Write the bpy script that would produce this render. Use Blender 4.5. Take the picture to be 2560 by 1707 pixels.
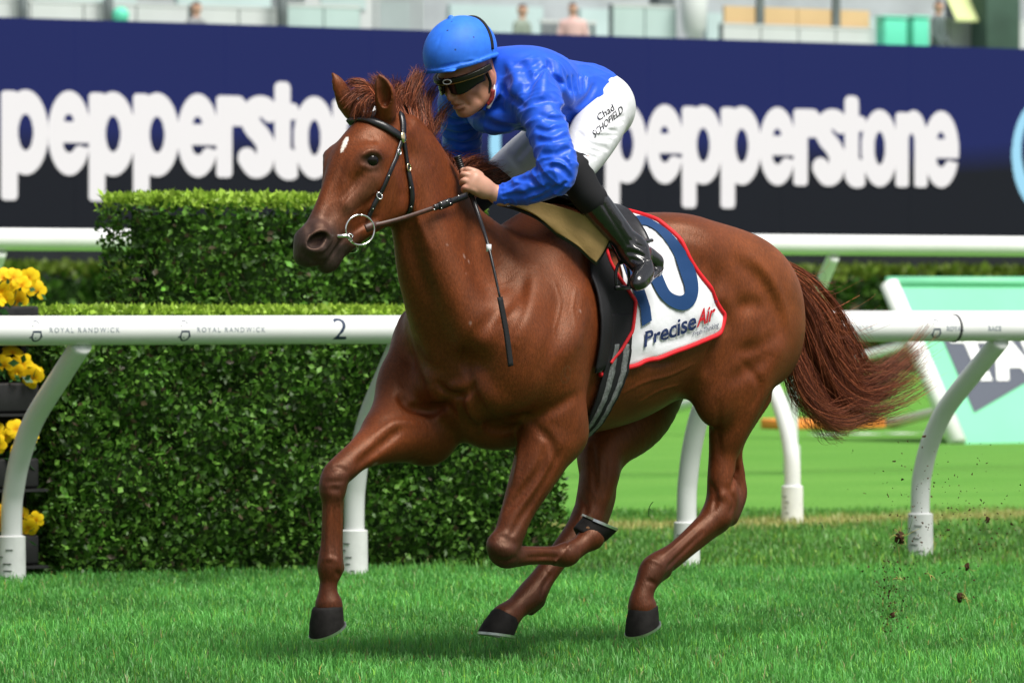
import bpy, bmesh, math, random, time
import numpy as np
from mathutils import Vector, Matrix
T0 = time.time()
scn = bpy.context.scene
EXPO = 1.15; LEDK = .44          # exposure of the picture; brightness of the LED screen (it is a light source)
for o in list(bpy.data.objects): bpy.data.objects.remove(o)
# ---------------------------------------------------------------- camera: long lens from the far side of the track
cam_d = bpy.data.cameras.new('camera'); cam = bpy.data.objects.new('camera', cam_d); scn.collection.objects.link(cam)
cam.location = (0, 0, 1.20); cam.rotation_euler = (math.radians(90 - .3686), 0, 0)
cam_d.sensor_width = 36; cam_d.lens = 200; cam_d.clip_start = .5; cam_d.clip_end = 2000
cam_d.dof.use_dof = True; cam_d.dof.focus_distance = 19.0; cam_d.dof.aperture_fstop = 7.1
scn.camera = cam
# ---------------------------------------------------------------- overcast sky and a soft high sun behind the camera's right shoulder
SUN_EL, SUN_AZ = math.radians(60), math.radians(138)      # azimuth clockwise from +Y (view direction)
w = bpy.data.worlds.new('World'); scn.world = w; w.use_nodes = True
nt = w.node_tree; nt.nodes.clear()
sky = nt.nodes.new('ShaderNodeTexSky'); sky.sky_type = 'NISHITA'; sky.sun_disc = False; sky.sun_elevation = SUN_EL; sky.sun_rotation = SUN_AZ
sky.air_density = 1.0; sky.dust_density = 3.0; sky.ozone_density = 1.0
hs = nt.nodes.new('ShaderNodeHueSaturation'); hs.inputs['Saturation'].default_value = .30
bg = nt.nodes.new('ShaderNodeBackground'); bg.inputs['Strength'].default_value = .053
wo = nt.nodes.new('ShaderNodeOutputWorld')
nt.links.new(sky.outputs[0], hs.inputs['Color']); nt.links.new(hs.outputs[0], bg.inputs['Color']); nt.links.new(bg.outputs[0], wo.inputs['Surface'])
sun_d = bpy.data.lights.new('sun', 'SUN'); sun_d.energy = 2.45; sun_d.angle = math.radians(30); sun_d.color = (1, .96, .90)
sun = bpy.data.objects.new('sun', sun_d); scn.collection.objects.link(sun)
sun.rotation_euler = Vector((math.sin(SUN_AZ) * math.cos(SUN_EL), math.cos(SUN_AZ) * math.cos(SUN_EL), math.sin(SUN_EL))).to_track_quat('Z', 'Y').to_euler()
vs = scn.view_settings; vs.view_transform = 'Standard'; vs.look = 'None'; vs.gamma = 1; vs.use_curve_mapping = False; vs.exposure = EXPO
scn.cycles.max_bounces = 8; scn.cycles.transparent_max_bounces = 16; scn.cycles.use_denoising = True

# ---------------------------------------------------------------- helpers: objects
def link(o, parent=None):
    scn.collection.objects.link(o)
    if parent is not None: o.parent = parent
    return o
def tag(o, label=None, cat=None, group=None, kind=None):
    for k, v in (('label', label), ('category', cat), ('group', group), ('kind', kind)):
        if v: o[k] = v
    return o
def empty(name, loc=(0, 0, 0), rz=0.0):
    o = bpy.data.objects.new(name, None); o.location = loc; o.rotation_euler = (0, 0, rz); o.empty_display_size = .1
    return link(o)
def make_mesh(name, V, Q, smooth=True):
    V = np.asarray(V, np.float32); me = bpy.data.meshes.new(name)
    if isinstance(Q, np.ndarray) and Q.ndim == 2:
        n, k = Q.shape
        me.vertices.add(len(V)); me.vertices.foreach_set('co', V.ravel())
        me.loops.add(n * k); me.loops.foreach_set('vertex_index', Q.astype(np.int32).ravel())
        me.polygons.add(n); me.polygons.foreach_set('loop_start', np.arange(0, n * k, k, dtype=np.int32))
        me.update(calc_edges=True)
    else:
        me.from_pydata([tuple(map(float, v)) for v in V], [], [tuple(map(int, q)) for q in Q])
    if smooth: me.polygons.foreach_set('use_smooth', np.ones(len(me.polygons), bool))
    me.update(); return me
def mobj(name, V, Q, mat, parent=None, smooth=True):
    me = make_mesh(name, V, Q, smooth)
    if mat is not None: me.materials.append(mat)
    return link(bpy.data.objects.new(name, me), parent)
def vcol(me, name, C):
    a = me.color_attributes.new(name, 'FLOAT_COLOR', 'POINT'); C = np.asarray(C, np.float32)
    if C.shape[1] == 3: C = np.column_stack([C, np.ones(len(C), np.float32)])
    a.data.foreach_set('color', C.ravel())
class MB:
    """collects simple solids into one mesh"""
    def __init__(s): s.V = []; s.Q = []
    def add(s, V, Q):
        o = len(s.V); s.V += [tuple(v) for v in V]; s.Q += [tuple(i + o for i in q) for q in Q]; return s
    def box(s, c, size, rz=0.0, bev=0.0, M=None):
        x, y, z = [a / 2 for a in size]
        if bev <= 0:
            V = [(i * x, j * y, k * z) for i in (-1, 1) for j in (-1, 1) for k in (-1, 1)]
            Q = [(0, 1, 3, 2), (4, 6, 7, 5), (0, 4, 5, 1), (2, 3, 7, 6), (0, 2, 6, 4), (1, 5, 7, 3)]
        else:
            bm = bmesh.new(); bmesh.ops.create_cube(bm, size=1)
            for v in bm.verts: v.co = (v.co.x * 2 * x, v.co.y * 2 * y, v.co.z * 2 * z)
            bmesh.ops.bevel(bm, geom=bm.edges[:], offset=bev, segments=2, affect='EDGES', profile=.5)
            bm.verts.index_update(); V = [tuple(v.co) for v in bm.verts]; Q = [tuple(v.index for v in f.verts) for f in bm.faces]; bm.free()
        R = Matrix.Rotation(rz, 4, 'Z') if M is None else M
        return s.add([tuple((R @ Vector(v)) + Vector(c)) for v in V], Q)
    def tube(s, pts, r, n=12, cap=True, flat=None):
        """swept circle along points; r scalar or list"""
        P = [np.array(p, float) for p in pts]; m = len(P); R = [r] * m if np.isscalar(r) else r; V = []
        ref = None
        for i in range(m):
            d = P[min(i + 1, m - 1)] - P[max(i - 1, 0)]; d /= np.linalg.norm(d) + 1e-12
            if ref is None: ref = np.array((0, 0, 1.0)) if abs(d[2]) < .9 else np.array((1.0, 0, 0))
            u = np.cross(ref, d); u /= np.linalg.norm(u) + 1e-12; v = np.cross(d, u); ref = v if flat is None else ref
            for k in range(n):
                a = 2 * math.pi * k / n; V.append(P[i] + (u * math.cos(a) + v * math.sin(a)) * R[i])
        Q = [(i * n + k, i * n + (k + 1) % n, (i + 1) * n + (k + 1) % n, (i + 1) * n + k) for i in range(m - 1) for k in range(n)]
        if cap: Q += [tuple(range(n - 1, -1, -1)), tuple((m - 1) * n + k for k in range(n))]
        return s.add(V, Q)
    def build(s, name, mat, parent=None, smooth=True): return mobj(name, s.V, s.Q, mat, parent, smooth)
def edge_split(o, deg=40):
    o.data.set_sharp_from_angle(angle=math.radians(deg)); return o
def spline(pts, sub=8):
    V = np.array(pts, float); n = len(V); out = []
    for i in range(n - 1):
        p0, p1, p2, p3 = V[max(i - 1, 0)], V[i], V[i + 1], V[min(i + 2, n - 1)]
        for j in range(sub):
            t = j / sub
            out.append(.5 * (2 * p1 + (p2 - p0) * t + (2 * p0 - 5 * p1 + 4 * p2 - p3) * t * t + (3 * p1 - p0 - 3 * p2 + p3) * t ** 3))
    out.append(V[-1]); return np.array(out)
# ---------------------------------------------------------------- helpers: materials
def mat(name, col, rough=.6, spec=.5, metal=0.0, noise=None, bump=None, coat=0.0, sheen=0.0, sub=0.0, attr=None, emit=0.0, trans=0.0):
    """noise: (scale, amount, detail) colour variation; bump: (scale, strength, distance)"""
    m = bpy.data.materials.new(name); m.use_nodes = True; t = m.node_tree; b = t.nodes['Principled BSDF']
    b.inputs['Roughness'].default_value = rough; b.inputs['Specular IOR Level'].default_value = spec; b.inputs['Metallic'].default_value = metal
    b.inputs['Coat Weight'].default_value = coat; b.inputs['Coat Roughness'].default_value = .25
    b.inputs['Sheen Weight'].default_value = sheen; b.inputs['Subsurface Weight'].default_value = sub; b.inputs['Subsurface Radius'].default_value = (.02, .008, .005)
    tc = t.nodes.new('ShaderNodeTexCoord'); L = t.links.new
    src = None
    if attr:
        a = t.nodes.new('ShaderNodeVertexColor'); a.layer_name = attr; src = a.outputs['Color']
    if noise:
        n = t.nodes.new('ShaderNodeTexNoise'); n.inputs['Scale'].default_value = noise[0]; n.inputs['Detail'].default_value = noise[2] if len(noise) > 2 else 5
        L(tc.outputs['Object'], n.inputs['Vector'])
        mr = t.nodes.new('ShaderNodeMapRange'); mr.inputs['From Min'].default_value = .3; mr.inputs['From Max'].default_value = .7
        mr.inputs['To Min'].default_value = 1 - noise[1]; mr.inputs['To Max'].default_value = 1 + noise[1]; L(n.outputs['Fac'], mr.inputs['Value'])
        mx = t.nodes.new('ShaderNodeMix'); mx.data_type = 'RGBA'; mx.blend_type = 'MULTIPLY'; mx.inputs['Factor'].default_value = 1
        if src: L(src, mx.inputs[6])
        else: mx.inputs[6].default_value = (*col, 1)
        L(mr.outputs[0], mx.inputs[7]); src = mx.outputs[2]
    if src: L(src, b.inputs['Base Color'])
    else: b.inputs['Base Color'].default_value = (*col, 1)
    if emit:
        b.inputs['Emission Strength'].default_value = emit; b.inputs['Emission Color'].default_value = (*col, 1)
        if src: L(src, b.inputs['Emission Color'])
    if bump:
        n2 = t.nodes.new('ShaderNodeTexNoise'); n2.inputs['Scale'].default_value = bump[0]; n2.inputs['Detail'].default_value = 6; n2.name = 'bump_noise'
        L(tc.outputs['Object'], n2.inputs['Vector']); bp = t.nodes.new('ShaderNodeBump'); bp.inputs['Strength'].default_value = bump[1]; bp.inputs['Distance'].default_value = bump[2]
        L(n2.outputs['Fac'], bp.inputs['Height']); L(bp.outputs[0], b.inputs['Normal'])
    return m
def add_translucent(m, amount=.35):
    """leaf: part of the light passes through the blade"""
    t = m.node_tree; b = t.nodes['Principled BSDF']; out = [n for n in t.nodes if n.type == 'OUTPUT_MATERIAL'][0]
    tr = t.nodes.new('ShaderNodeBsdfTranslucent'); mx = t.nodes.new('ShaderNodeMixShader'); mx.inputs[0].default_value = amount
    if b.inputs['Base Color'].links: t.links.new(b.inputs['Base Color'].links[0].from_socket, tr.inputs['Color'])
    else: tr.inputs['Color'].default_value = b.inputs['Base Color'].default_value
    t.links.new(b.outputs[0], mx.inputs[1]); t.links.new(tr.outputs[0], mx.inputs[2]); t.links.new(mx.outputs[0], out.inputs['Surface'])
    return m
def text_mesh(s, size=1.0, bold=0.0, spacing=1.0, res=3, shear=0.0):
    """2-D outline of lettering as (V, faces), left aligned on the baseline"""
    c = bpy.data.curves.new('lettering', 'FONT'); c.body = s; c.size = size; c.offset = bold; c.space_character = spacing; c.resolution_u = res; c.shear = shear
    o = bpy.data.objects.new('lettering', c); scn.collection.objects.link(o)
    me = bpy.data.meshes.new_from_object(o.evaluated_get(bpy.context.evaluated_depsgraph_get()))
    bm = bmesh.new(); bm.from_mesh(me); bmesh.ops.triangulate(bm, faces=bm.faces[:])
    bpy.data.objects.remove(o); bpy.data.curves.remove(c); bpy.data.meshes.remove(me)
    return bm
def bm_subdivide_long(bm, L, it=6):
    for _ in range(it):
        e = [x for x in bm.edges if x.calc_length() > L]
        if not e: break
        bmesh.ops.subdivide_edges(bm, edges=e, cuts=1, use_grid_fill=False); bmesh.ops.triangulate(bm, faces=[f for f in bm.faces if len(f.verts) > 3])
def bm_arrays(bm):
    bm.verts.index_update(); V = np.array([v.co[:] for v in bm.verts]); Q = [tuple(v.index for v in f.verts) for f in bm.faces]; bm.free(); return V, Q
# ---------------------------------------------------------------- implicit-surface modelling helpers (numpy)
def smin(a, b, k):
    if k <= 0: return np.minimum(a, b)
    h = np.maximum(k - np.abs(a - b), 0.0) / k
    return np.minimum(a, b) - h * h * k * 0.25

class Field:
    """A distance field on a regular grid that solid pieces are blended into."""
    def __init__(s, lo, hi, h):
        s.lo = np.array(lo, np.float32); s.h = h
        s.n = np.ceil((np.array(hi) - np.array(lo)) / h).astype(int) + 1
        s.D = np.full(s.n, 0.4, np.float32)
    def sub(s, lo, hi):
        a = np.maximum(np.floor((np.array(lo) - s.lo) / s.h).astype(int), 0)
        b = np.minimum(np.ceil((np.array(hi) - s.lo) / s.h).astype(int) + 1, s.n)
        if np.any(b - a < 1): return None, (None, None, None)
        sl = tuple(slice(a[i], b[i]) for i in range(3))
        ax = [(s.lo[i] + s.h * np.arange(a[i], b[i])).astype(np.float32) for i in range(3)]
        return sl, (ax[0][:, None, None], ax[1][None, :, None], ax[2][None, None, :])
    def put(s, fn, lo, hi, k=0.03, cut=False):
        m = k + 2 * s.h
        sl, g = s.sub(np.array(lo) - m, np.array(hi) + m)
        if sl is None: return
        d = fn(*g)
        s.D[sl] = -smin(-s.D[sl], d, k) if cut else smin(s.D[sl], d, k)
    def rc(s, a, b, ra, rb, k=0.03, cut=False, n=None, q=1.0):
        """tapered capsule; n,q: stretch of the section along the unit vector n"""
        a = np.array(a, float); b = np.array(b, float); ba = b - a; L2 = max(ba @ ba, 1e-9)
        def fn(x, y, z):
            px, py, pz = x - a[0], y - a[1], z - a[2]
            t = np.clip((px * ba[0] + py * ba[1] + pz * ba[2]) / L2, 0, 1)
            px = px - t * ba[0]; py = py - t * ba[1]; pz = pz - t * ba[2]
            if n is not None:
                w = px * n[0] + py * n[1] + pz * n[2]; e = (1 / q - 1) * w
                px = px + e * n[0]; py = py + e * n[1]; pz = pz + e * n[2]
            return np.sqrt(px * px + py * py + pz * pz) - (ra + (rb - ra) * t)
        R = max(ra, rb) * max(1, q)
        s.put(fn, np.minimum(a, b) - R, np.maximum(a, b) + R, k, cut)
    def chain(s, pts, k=0.02, cut=False, sub=9):
        """smoothly interpolated limb through (point, radius) stations"""
        V = np.array([list(p) + [r] for p, r in pts], float); n = len(V); out = []
        for i in range(n - 1):
            p0, p1, p2, p3 = V[max(i - 1, 0)], V[i], V[i + 1], V[min(i + 2, n - 1)]
            for j in range(sub):
                t = j / sub
                out.append(.5 * (2 * p1 + (p2 - p0) * t + (2 * p0 - 5 * p1 + 4 * p2 - p3) * t * t + (3 * p1 - p0 - 3 * p2 + p3) * t ** 3))
        out.append(V[-1]); V = np.array(out); V[:, 3] = np.maximum(V[:, 3], .0015)
        R = V[:, 3].max() + k + 4 * s.h
        sl, g = s.sub(V[:, :3].min(0) - R, V[:, :3].max(0) + R)
        if sl is None: return
        acc = np.full(s.D[sl].shape, 9.0, np.float32); off = [q.start for q in sl]
        for a, b in zip(V[:-1], V[1:]):
            r = max(a[3], b[3]) + k + 3 * s.h
            s2, (x, y, z) = s.sub(np.minimum(a[:3], b[:3]) - r, np.maximum(a[:3], b[:3]) + r)
            if s2 is None: continue
            s3 = tuple(slice(q.start - o, q.stop - o) for q, o in zip(s2, off))
            ba = b[:3] - a[:3]; L2 = max(ba @ ba, 1e-9)
            px, py, pz = x - a[0], y - a[1], z - a[2]
            t = np.clip((px * ba[0] + py * ba[1] + pz * ba[2]) / L2, 0, 1)
            px = px - t * ba[0]; py = py - t * ba[1]; pz = pz - t * ba[2]
            acc[s3] = np.minimum(acc[s3], np.sqrt(px * px + py * py + pz * pz) - (a[3] + (b[3] - a[3]) * t))
        s.D[sl] = -smin(-s.D[sl], acc, k) if cut else smin(s.D[sl], acc, k)
    def el(s, c, r, X=(1, 0, 0), Z=(0, 0, 1), k=0.03, cut=False):
        """ellipsoid, radii r along X, Z x X, Z"""
        c = np.array(c, float); X = np.array(X, float); X /= np.linalg.norm(X)
        Z = np.array(Z, float); Z -= X * (Z @ X); Z /= np.linalg.norm(Z); Y = np.cross(Z, X)
        def fn(x, y, z):
            px, py, pz = x - c[0], y - c[1], z - c[2]
            u = px * X[0] + py * X[1] + pz * X[2]; v = px * Y[0] + py * Y[1] + pz * Y[2]; w = px * Z[0] + py * Z[1] + pz * Z[2]
            k0 = np.sqrt((u / r[0]) ** 2 + (v / r[1]) ** 2 + (w / r[2]) ** 2)
            k1 = np.sqrt((u / r[0] ** 2) ** 2 + (v / r[1] ** 2) ** 2 + (w / r[2] ** 2) ** 2) + 1e-6
            return k0 * (k0 - 1) / k1
        e = np.sqrt((X * r[0]) ** 2 + (Y * r[1]) ** 2 + (Z * r[2]) ** 2)
        s.put(fn, c - e, c + e, k, cut)
    def tube(s, pts, ra, rb, side=(0, 1, 0), egg=None, k=0.03, sub=10, cut=False):
        """loft with elliptic sections: half-size ra along side, rb across; egg narrows the upper side"""
        P = np.array(pts, float); A = np.array(ra, float); B = np.array(rb, float)
        E = np.zeros(len(P)) if egg is None else np.array(egg, float)
        V = np.column_stack([P, A, B, E]); n = len(V)
        out = []
        for i in range(n - 1):
            p0, p1, p2, p3 = V[max(i - 1, 0)], V[i], V[i + 1], V[min(i + 2, n - 1)]
            for j in range(sub):
                t = j / sub
                out.append(.5 * (2 * p1 + (p2 - p0) * t + (2 * p0 - 5 * p1 + 4 * p2 - p3) * t * t + (3 * p1 - p0 - 3 * p2 + p3) * t ** 3))
        out.append(V[-1]); V = np.array(out); S = np.array(side, float); S /= np.linalg.norm(S)
        m = float(np.max(np.maximum(V[:, 3], V[:, 4])))
        lo = (V[:, :3] - m).min(0) - k - 5 * s.h; hi = (V[:, :3] + m).max(0) + k + 5 * s.h
        sl, g = s.sub(lo, hi)
        if sl is None: return
        acc = np.full(s.D[sl].shape, 9.0, np.float32)
        off = [q.start for q in sl]
        for a, b in zip(V[:-1], V[1:]):
            r = max(a[3], a[4], b[3], b[4]) + k + 3 * s.h
            s2, (x, y, z) = s.sub(np.minimum(a[:3], b[:3]) - r, np.maximum(a[:3], b[:3]) + r)
            if s2 is None: continue
            s3 = tuple(slice(q.start - o, q.stop - o) for q, o in zip(s2, off))
            ba = b[:3] - a[:3]; L = np.linalg.norm(ba)
            if L < 1e-6: continue
            d = ba / L; U = np.cross(S, d); U /= np.linalg.norm(U)
            if U[2] < 0: U = -U
            px, py, pz = x - a[0], y - a[1], z - a[2]
            ta = px * d[0] + py * d[1] + pz * d[2]; t = np.clip(ta / L, 0, 1)
            ax = np.maximum(np.maximum(-ta, ta - L), 0)
            si = px * S[0] + py * S[1] + pz * S[2]; up = px * U[0] + py * U[1] + pz * U[2]
            RB = a[4] + (b[4] - a[4]) * t
            RA = (a[3] + (b[3] - a[3]) * t) * (1 - (a[5] + (b[5] - a[5]) * t) * np.clip(up / RB, -1, 1))
            kk = np.sqrt((si / RA) ** 2 + (up / RB) ** 2 + (ax / .045) ** 2) + 1e-5; rr = np.sqrt(si * si + up * up + ax * ax)
            dd = np.where(rr < 1e-4, -np.minimum(RA, RB), rr - rr / kk)
            acc[s3] = np.minimum(acc[s3], dd)
        s.D[sl] = -smin(-s.D[sl], acc, k) if cut else smin(s.D[sl], acc, k)
    def xloft(s, T, k=.02):
        """trunk: stations (x, z centre, half width, half height, egg) joined by one smooth loft along x"""
        T = np.array(sorted(T), float); X = T[:, 0]; n = len(T); xs = []; ys = []
        for i in range(n - 1):
            p0, p1, p2, p3 = T[max(i - 1, 0)], T[i], T[i + 1], T[min(i + 2, n - 1)]
            for t in np.linspace(0, 1, 12, endpoint=False):
                v = .5 * (2 * p1 + (p2 - p0) * t + (2 * p0 - 5 * p1 + 4 * p2 - p3) * t * t + (3 * p1 - p0 - 3 * p2 + p3) * t ** 3); xs.append(v[0]); ys.append(v[1:])
        xs.append(X[-1]); ys.append(T[-1, 1:]); xs = np.array(xs); ys = np.array(ys)
        R = T[:, 3].max() + .05
        sl, (x, y, z) = s.sub((X[0] - .1, -.4, T[:, 1].min() - R), (X[-1] + .1, .4, T[:, 1].max() + R))
        g = np.linspace(X[0], X[-1], 400); tb = np.stack([np.interp(g, xs, ys[:, j]) for j in range(4)], 1)
        ker = np.hanning(25); ker /= ker.sum(); tb = np.stack([np.convolve(np.pad(tb[:, j], 12, 'edge'), ker, 'valid') for j in range(4)], 1)
        f = lambda j: np.interp(x[:, 0, 0], g, tb[:, j]).astype(np.float32)[:, None, None]
        ax = np.maximum(np.maximum(X[0] - x, x - X[-1]), 0); up = z - f(0); B = f(2); A = f(1) * (1 - f(3) * np.clip(up / B, -1, 1))
        kk = np.sqrt((y / A) ** 2 + (up / B) ** 2 + (ax / .04) ** 2) + 1e-5; rr = np.sqrt(y * y + up * up + ax * ax) + 1e-5
        s.D[sl] = smin(s.D[sl], rr - rr / kk, k)
    def stroke(s, path, r, depth):
        """press a groove (depth>0) or raise a ridge (depth<0) along a polyline"""
        V = np.array(path, float); n = len(V); out = []
        for i in range(n - 1):
            p0, p1, p2, p3 = V[max(i - 1, 0)], V[i], V[i + 1], V[min(i + 2, n - 1)]
            for j in range(2):
                t = j / 2
                out.append(.5 * (2 * p1 + (p2 - p0) * t + (2 * p0 - 5 * p1 + 4 * p2 - p3) * t * t + (3 * p1 - p0 - 3 * p2 + p3) * t ** 3))
        out.append(V[-1]); V = np.array(out); m = len(V)
        sl, _ = s.sub(V.min(0) - 2.5 * r, V.max(0) + 2.5 * r)
        if sl is None: return
        best = np.zeros(s.D[sl].shape, np.float32); off = [q.start for q in sl]
        for i, (a, b) in enumerate(zip(V[:-1], V[1:])):
            s2, (x, y, z) = s.sub(np.minimum(a, b) - 2.5 * r, np.maximum(a, b) + 2.5 * r)
            if s2 is None: continue
            s3 = tuple(slice(q.start - o, q.stop - o) for q, o in zip(s2, off))
            ba = b - a; L2 = max(ba @ ba, 1e-9)
            px, py, pz = x - a[0], y - a[1], z - a[2]
            t = np.clip((px * ba[0] + py * ba[1] + pz * ba[2]) / L2, 0, 1)
            px = px - t * ba[0]; py = py - t * ba[1]; pz = pz - t * ba[2]
            w = np.maximum(np.sin(np.pi * np.clip((i + t) / (m - 1), 0, 1)), 0) ** .7 if m > 7 else 1.0
            best[s3] = np.maximum(best[s3], w * np.exp(-(px * px + py * py + pz * pz) / (r * r)))
        s.D[sl] += depth * best
    def at(s, p):
        p = np.asarray(p, float); q = (p - s.lo) / s.h
        q = np.clip(q, 0, s.n - 1.001); i = q.astype(int); t = q - i
        D = s.D; r = 0
        for dx in (0, 1):
            for dy in (0, 1):
                for dz in (0, 1):
                    w = (t[..., 0] if dx else 1 - t[..., 0]) * (t[..., 1] if dy else 1 - t[..., 1]) * (t[..., 2] if dz else 1 - t[..., 2])
                    r = r + w * D[i[..., 0] + dx, i[..., 1] + dy, i[..., 2] + dz]
        return r
    def normal(s, p):
        p = np.asarray(p, float); e = s.h
        g = np.stack([s.at(p + np.eye(3)[i] * e) - s.at(p - np.eye(3)[i] * e) for i in range(3)], -1)
        return g / (np.linalg.norm(g, axis=-1, keepdims=True) + 1e-9)
    def march(s, o, d, tmax, step=None):
        """first surface point from o along d (arrays)"""
        o = np.atleast_2d(np.asarray(o, float)); d = np.atleast_2d(np.asarray(d, float))
        d = d / np.linalg.norm(d, axis=1, keepdims=True); t = np.zeros(len(o)); st = step or s.h * .6
        hit = np.zeros(len(o), bool)
        for _ in range(int(tmax / st) + 1):
            v = s.at(o + d * t[:, None]); hit |= v < 0.0005
            t = np.where(hit, t, t + np.clip(v * .6, st, .018))
            if hit.all() or (t > tmax).all(): break
        return o + d * t[:, None], hit
    def mesh(s):
        """surface nets: vertices, quads"""
        D = s.D; S = D < 0; n = s.n
        c = np.zeros(n - 1, np.uint8)
        for dx in (0, 1):
            for dy in (0, 1):
                for dz in (0, 1): c += S[dx:n[0] - 1 + dx, dy:n[1] - 1 + dy, dz:n[2] - 1 + dz]
        I = np.argwhere((c > 0) & (c < 8)); del c
        idx = np.full(n - 1, -1, np.int32); idx[I[:, 0], I[:, 1], I[:, 2]] = np.arange(len(I))
        cor = [(a, b, e) for a in (0, 1) for b in (0, 1) for e in (0, 1)]
        val = np.stack([D[I[:, 0] + a, I[:, 1] + b, I[:, 2] + e] for a, b, e in cor], 1)
        acc = np.zeros((len(I), 3)); cnt = np.zeros(len(I))
        for i in range(8):
            for j in range(i + 1, 8):
                A, B = np.array(cor[i]), np.array(cor[j])
                if np.abs(A - B).sum() != 1: continue
                va, vb = val[:, i], val[:, j]; m = (va < 0) != (vb < 0)
                t = np.where(m, va / np.where(m, va - vb, 1), 0)[:, None]
                acc += np.where(m[:, None], A + (B - A) * t, 0); cnt += m
        V = s.lo + s.h * (I + acc / cnt[:, None])
        Q = []
        for ax in range(3):
            u, v = [(1, 2), (2, 0), (0, 1)][ax]
            sl0 = [slice(None)] * 3; sl1 = [slice(None)] * 3
            sl0[ax] = slice(0, -1); sl1[ax] = slice(1, None)
            A = S[tuple(sl0)]; B = S[tuple(sl1)]
            E = np.argwhere(A != B)
            ok = (E[:, u] > 0) & (E[:, v] > 0) & (E[:, u] < n[u] - 1) & (E[:, v] < n[v] - 1); E = E[ok]
            f = A[E[:, 0], E[:, 1], E[:, 2]]
            def cell(du, dv):
                e = E.copy(); e[:, u] -= du; e[:, v] -= dv
                return idx[e[:, 0], e[:, 1], e[:, 2]]
            q = np.stack([cell(1, 1), cell(0, 1), cell(0, 0), cell(1, 0)], 1)
            q = np.where(f[:, None], q, q[:, ::-1]); Q.append(q)
        return V, np.concatenate(Q)
# ---------------------------------------------------------------- the horse's own frame: f forward, l to its left, z up
CAMZ = 1.20; FPX = 14222.0; UC = 1280.0; VH = 762.0
HX, HY, HTH = 0.18, 19.3, math.radians(44)
cT, sT = math.cos(HTH), math.sin(HTH)
def J(u, v, l=0.0):
    """survey mark on the photograph -> point in the horse's frame on the plane at lateral offset l"""
    k = (u - UC) / FPX
    f = (HX + l * sT - k * HY + k * l * cT) / (cT - k * sT)
    d = HY - f * sT - l * cT
    return np.array([f, l, CAMZ - (v - VH) / FPX * d])
def ray(u, v):
    """camera position and view direction in the horse's frame"""
    def loc(p):
        x, y = p[0] - HX, p[1] - HY
        return np.array([-x * cT - y * sT, x * sT - y * cT, p[2]])
    o = loc((0, 0, CAMZ)); p = loc(((u - UC) / FPX * HY, HY, CAMZ - (v - VH) / FPX * HY))
    return o, p - o
def skin(F, pts, off=0.0, t0=16.0):
    """points of the field's surface under survey marks, lifted by off"""
    R = [ray(*p) for p in pts]
    o = np.array([r[0] for r in R]); d = np.array([r[1] for r in R]); d /= np.linalg.norm(d, axis=1, keepdims=True)
    p, hit = F.march(o + d * t0, d, 6.0)
    if not hit.all(): print('missed marks', [m for m, k in zip(pts, hit) if not k])
    p = p[hit]
    return p + F.normal(p) * off

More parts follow.
